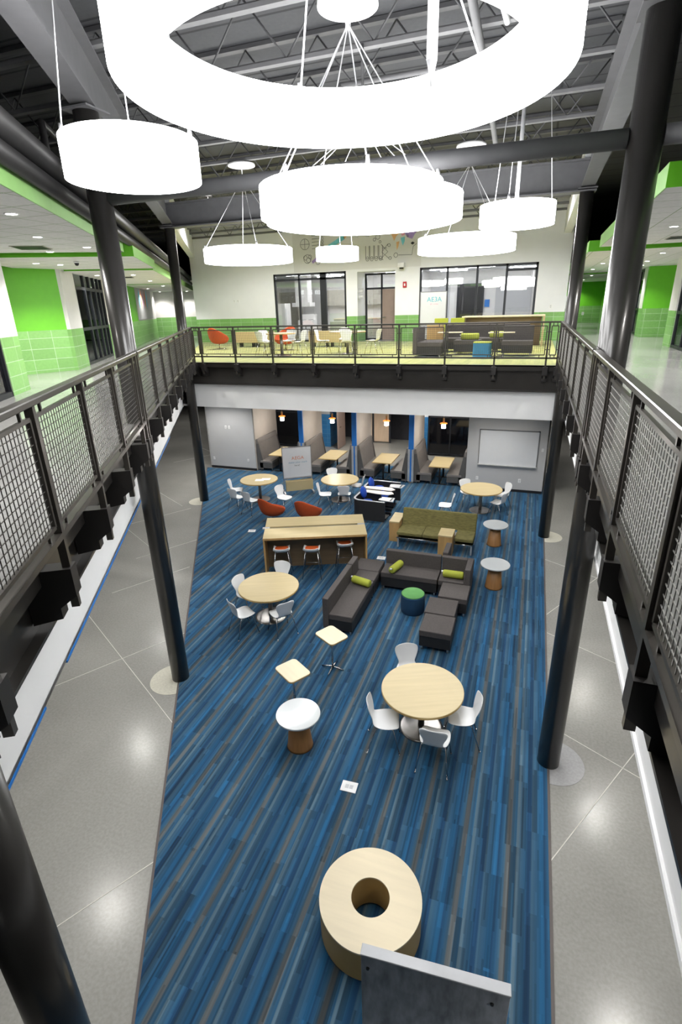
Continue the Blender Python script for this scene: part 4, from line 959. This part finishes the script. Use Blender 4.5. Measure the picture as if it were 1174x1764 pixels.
# charcoal sectional
def sofa(label,x0,x1,y0,y1,back=None,h=.44,hb=.78,name='sofa_module',z=.008,bt=.13,cat='sofa',seam=()):
    cx,cy=(x0+x1)/2,(y0+y1)/2; t=thing(name,label,cat,(cx,cy,z)); a,b=(x1-x0)/2-.005,(y1-y0)/2-.005
    MB().box(-a+.01,a-.01,-b+.01,b-.01,.09,.31).build('base','sofadark',t)  # near-black base, shade under the seat put into its colour
    sx0,sx1,sy0,sy1=-a,a,-b,b
    bk=back or []
    if 'W' in bk: sx0=-a+bt
    if 'E' in bk: sx1=a-bt
    if 'N' in bk: sy1=b-bt
    if 'S' in bk: sy0=-b+bt
    cuts=[sx0]+[s-cx for s in seam]+[sx1] if seam else [sx0,sx1]
    for c0,c1 in zip(cuts[:-1],cuts[1:]): MB().box(c0+.002,c1-.002,sy0,sy1,.31,h).build('seat_cushion','sofa',t,bevel=.018)
    def bb(q0,q1,r0,r1): MB().box(q0,q1,r0,r1,.10,hb).build('backrest','sofa',t,bevel=.02)
    if 'W' in bk: bb(-a,-a+bt,-b,b)
    if 'E' in bk: bb(a-bt,a,-b,b)
    if 'N' in bk: bb(sx0,sx1,b-bt,b)
    if 'S' in bk: bb(sx0,sx1,-b,-b+bt)
    for px in (-a+.06,a-.06):
        for py in (-b+.06,b-.06): MB().lathe([(.02,0),(.02,.10)],12,(px,py,0)).build('leg','alu',t)
    return t
sofa('long charcoal sofa module with its back to the left, nearest end of the sectional',-3.52,-2.88,8.40,9.97,['W'])
sofa('short charcoal sofa module with a left back joining the corner of the sectional',-3.52,-2.88,9.98,10.42,['W'])
sofa('square backless charcoal seat filling the far left corner of the sectional',-3.54,-2.90,10.43,11.02)
sofa('charcoal two-seat sofa module with the back along the far side of the sectional',-2.86,-1.54,10.42,11.06,['N'])
sofa('charcoal corner sofa module at the far right end of the sectional',-1.53,-.82,10.42,11.06,['N','E'])
sofa('charcoal sofa module behind the sectional turned toward the olive sofa',-1.55,-.85,11.12,11.72,['W'],hb=.80)
sofa('charcoal square ottoman just before the right corner module',-1.42,-.80,9.74,10.38,cat='ottoman',name='ottoman')
sofa('charcoal square ottoman in the middle of the row of three',-1.58,-.96,9.05,9.68,cat='ottoman',name='ottoman')
sofa('charcoal square ottoman nearest the camera',-1.55,-.93,8.38,9.03,cat='ottoman',name='ottoman')
def bolster(p,dx,dy,label,L=.46,r=.085,m='lime'):
    t=thing('bolster_cushion',label,'cushion',p,math.atan2(dy,dx)); R_=Matrix.Rotation(PI/2,4,'Y')
    MB().lathe([(r*.6,-L/2),(r*.93,-L/2+.012),(r,-L/2+.04),(r,L/2-.04),(r*.93,L/2-.012),(r*.6,L/2)],28,M=R_).build('cover',m,t); MB().box(-L/2-.035,-L/2+.01,-.02,.02,.03,.06).build('care_tag','paper',t); return t
bolster((-3.10,9.72,.54),.9,-.25,'lime bolster cushion lying across the long left sofa module')
bolster((-2.53,10.62,.54),.25,.9,'lime bolster cushion lying front to back on the far two-seat module')
bolster((-1.22,10.62,.54),1,0,'lime bolster cushion lying sideways on the right corner module')
t=thing('pouf','round navy pouf with a green top inside the sectional','pouf',(-1.94,9.72,.008)); MB().lathe([(.235,0),(.255,.03),(.26,.20),(.255,.39),(.25,.42)],40).build('side_cover','navy',t); MB().lathe([(.25,.42),(.235,.438),(.05,.442)],40).build('top_cover','poufgreen',t)
for (x,y,lb) in ((-.52,13.67,'white-topped round side table on an oak cone, far right beside the olive sofa'),(-.36,11.28,'white-topped round side table on an oak cone, right of the sectional'),(-2.77,5.52,'white-topped round side table on an oak cone, near left with a lamp reflection')):
    t=thing('cone_side_table',lb,'side table',(x,y,.008)); MB().lathe([(.325,.565),(.33,.575),(.33,.59),(.325,.597)],64).build('tabletop','whitetop',t); MB().lathe([(.20,0),(.19,.03),(.13,.565)],40).build('cone_base','coneoak',t)
for (x,y,rz,lb) in ((-2.92,7.36,-31,'small rectangular maple pedestal table beside the end of the charcoal sofa'),(-3.18,6.25,-33,'small rectangular maple pedestal table just behind the white cone table')):
    t=thing('pedestal_table',lb,'side table',(x,y,.008),math.radians(rz)); MB().prism(rrect(.50,.40,.07),.71,.73).build('tabletop','maplepale',t,bevel=.003,seg=1); MB().prism(rrect(.505,.405,.07),.702,.72).build('edge_band','mapleedge',t)
    MB().lathe([(.018,.03),(.018,.70)],16).build('pole','chrome',t)
    for k in range(4):
        a=k*PI/2+.5; MB().tube([(0,0,.05),(.22*math.cos(a),.22*math.sin(a),.012)],[.016,.010],8).build('foot','chrome',t)
# ring bench
t=thing('ring_bench','round maple ring bench with a hole in the middle','bench',(-1.05,3.46,.008))
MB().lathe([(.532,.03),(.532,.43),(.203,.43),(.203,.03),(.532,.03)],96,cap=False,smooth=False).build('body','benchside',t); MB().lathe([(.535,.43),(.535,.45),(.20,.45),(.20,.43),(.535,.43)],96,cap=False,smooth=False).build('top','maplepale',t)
MB().lathe([(.50,0),(.50,.035),(.23,.035),(.23,0),(.50,0)],64,cap=False,smooth=False).build('plinth','baseblack',t)
# board in the bottom foreground
t=thing('display_board','scuffed grey upright board with a pale cap in the bottom foreground','board',(-.235,2.27,.008),math.atan2(.085,1.03))
MB().box(-.51,.51,-.035,.035,.95,1.885).build('panel','nearpanel',t,bevel=.004,seg=1)
MB().box(-.515,.515,-.038,.038,1.885,1.90).build('top_cap','neartop',t,bevel=.003,seg=1)
MB().box(-.50,.50,-.10,.03,.88,.95).build('lower_shelf','neartop',t)
for s in (-1,1):
    MB().box(s*.46-.025,s*.46+.025,-.025,.025,.08,.90).build('leg','boardframe',t); MB().box(s*.46-.03,s*.46+.03,-.28,.28,.04,.09).lathe([(.03,0),(.03,.05)],12,(s*.46,-.24,0)).lathe([(.03,0),(.03,.05)],12,(s*.46,.24,0)).build('foot','boardframe',t)
for (a,b) in ((-.46,1.76),(.40,1.76)): MB().lathe([(.014,0),(.010,.012)],10,M=Matrix.Translation((a,-.035,b))@Matrix.Rotation(PI/2,4,'X')).build('screw','black',t)
# floor boxes
for (x,y,rz,lb) in ((-7.45,12.64,.3,'grey metal floor outlet cover on the carpet left of the bar table'),(-1.82,5.03,.05,'white floor outlet cover on the carpet near the nearest round table'),(-3.26,11.98,.1,'white floor outlet cover between the bar table and the sectional')):
    t=thing('floor_outlet',lb,'floor outlet',(x,y,.008),rz); MB().box(-.11,.11,-.085,.085,0,.008).build('cover','plate',t,bevel=.002,seg=1); MB().box(-.055,-.005,-.03,.03,.008,.010).box(.005,.055,-.03,.03,.008,.010).build('socket','tablet',t)

# ================================================================== upper lounge furniture
U=Z2+.008
round_table(-8.17,17.0,'upstairs round maple table, left of the two behind the railing',.5,U,'maplepale')
chair(-8.9,17.35,.9,-.5,'upstairs white shell chair at the far left of the left round table',z=U)
chair(-8.62,16.6,.4,.9,'upstairs white shell chair before the left round table, its back to the camera',z=U)
chair(-8.2,17.75,.0,-1,'upstairs white shell chair behind the left round table',z=U)
chair(-7.5,16.95,-1,.1,'upstairs white shell chair at the right of the left round table',z=U)
round_table(-6.02,17.7,'upstairs round maple table, right of the two behind the railing',.62,U,'maplepale')
chair(-6.85,17.5,1,.1,'upstairs white shell chair at the left of the right round table',z=U)
chair(-6.35,18.35,.3,-1,'upstairs white shell chair behind the right round table',z=U)
chair(-5.75,16.9,-.1,1,'upstairs white shell chair before the right round table, its back to the camera',z=U)
chair(-5.05,17.5,-1,.15,'upstairs white shell chair at the right of the right round table',z=U)
for (x,lb) in ((-11.3,'low maple planter box on legs upstairs, left of the two'),(-7.9,'low maple planter box on legs upstairs, right of the two')):
    t=thing('low_bench',lb,'bench',(x,21.0,U)); MB().box(-.85,.85,-.2,.2,.18,.62).build('box','maple',t,bevel=.005,seg=1)
    for a in (-.7,-.1,.1,.7): MB().box(a-.015,a+.015,-.15,.15,0,.18).build('leg','blackleg',t)
sofa('upstairs charcoal sofa module with its back to the left, left end of the group',-3.55,-2.65,16.6,17.9,['W'],z=U,hb=.85)
sofa('upstairs charcoal sofa module facing the railing, left of the two front pieces',-2.42,-1.6,17.45,18.15,None,z=U)
sofa('upstairs charcoal sofa module facing the railing, right front piece',-.95,-.05,17.0,17.75,['N'],z=U,hb=.85)
sofa('upstairs charcoal long sofa with its back toward the windows',-2.9,-.2,18.5,19.2,['N'],z=U,hb=.85,seam=(-2.0,-1.1))
bolster((-1.95,17.7,U+.54),1,.05,'upstairs lime bolster cushion on the front charcoal module',.56,.10); bolster((-1.15,18.7,U+.54),1,0,'upstairs lime bolster cushion on the long back sofa',.56,.10)
t=thing('pouf','upstairs teal blue pouf with a lime top beside the railing','pouf',(-1.45,16.6,U)); MB().prism(rrect(.52,.5,.1),0,.42).build('side_cover','poufblue',t,bevel=.01); MB().prism(rrect(.52,.5,.1),.42,.45).build('top_cover','lime',t,bevel=.01)
for (x,y,lb) in ((-2.5,17.2,'upstairs small maple pull-up table at the left of the charcoal group'),(-.95,16.85,'upstairs small maple pull-up table above the teal pouf')):
    t=thing('pullup_table',lb,'side table',(x,y,U)); MB().prism(rrect(.75,.35,.05),.68,.70).build('tabletop','maplepale',t,bevel=.003,seg=1); MB().tube([(-.15,0,.68),(-.15,0,.03)],.018,10).build('pole','chrome',t); MB().box(-.3,.1,-.2,.2,0,.02).build('base','chrome',t)
t=thing('high_bar_table','upstairs long maple bar-height table with brown panel before the windows','table',(-1.2,21.6,U))
MB().box(-1.45,1.45,-.6,-.04,1.02,1.06).build('front_top','maplepale',t,bevel=.003,seg=1); MB().box(-1.45,1.45,.06,.6,1.02,1.06).build('back_top','maplepale',t,bevel=.003,seg=1); MB().box(-1.35,1.35,-.12,-.08,0,1.0).build('modesty_panel','walnut',t)
for s in (-1,1): MB().box(s*1.42-.03,s*1.42+.03,-.58,.58,0,1.02).build('end_panel','maple',t)
MB().box(-1.35,1.35,-.08,.06,.93,.98).build('cable_tray','black',t)
for (x,lb) in ((-3.35,'left'),(-2.75,'right')):
    t=thing('lime_chair','upstairs lime padded chair at the left end of the bar table, %s of the pair'%lb,'chair',(x,20.6,U),.1); MB().box(-.25,.25,-.25,.25,.38,.46).build('seat','lime',t,bevel=.02); MB().box(-.25,.25,.20,.28,.5,1.02).build('backrest','lime',t,bevel=.02)
    for a in (-.2,.2):
        for b_ in (-.2,.22): MB().tube([(a,b_,.0),(a,b_,.5)],.012,8).build('leg','chrome',t)
t=thing('oak_stand','upstairs oak box standing behind the left sofa module','side table',(-3.2,18.6,U)); MB().box(-.25,.25,-.2,.2,0,.85).build('body','oak',t); MB().box(-.26,.26,-.21,.21,.85,.88).build('top','maple',t)

# ================================================================== light, world, camera
W=bpy.data.worlds.new('World'); bpy.context.scene.world=W; W.use_nodes=True
W.node_tree.nodes['Background'].inputs[0].default_value=(.75,.80,.9,1); W.node_tree.nodes['Background'].inputs[1].default_value=.0
cam=bpy.data.cameras.new('Camera'); co=bpy.data.objects.new('Camera',cam); COL.objects.link(co)
f,th,ro,yw=900.54,.37405,-.0279,-.34847
cy,sy=math.cos(yw),math.sin(yw)
fw=Vector((sy*math.cos(th),cy*math.cos(th),-math.sin(th))); rt=Vector((cy,-sy,0)); upv=rt.cross(fw)
r2=rt*math.cos(ro)+upv*math.sin(ro); u2=-rt*math.sin(ro)+upv*math.cos(ro)
co.matrix_world=Matrix(((r2.x,u2.x,-fw.x,0),(r2.y,u2.y,-fw.y,0),(r2.z,u2.z,-fw.z,6.2),(0,0,0,1)))
cam.sensor_fit='VERTICAL'; cam.sensor_height=36; cam.lens=f/1764*36; cam.clip_end=200; cam.clip_start=.05
sc=bpy.context.scene; sc.camera=co
sc.view_settings.view_transform='Standard'; sc.view_settings.look='None'; sc.view_settings.gamma=1; sc.view_settings.use_curve_mapping=False
sc.view_settings.exposure=0.0
sc.cycles.max_bounces=6
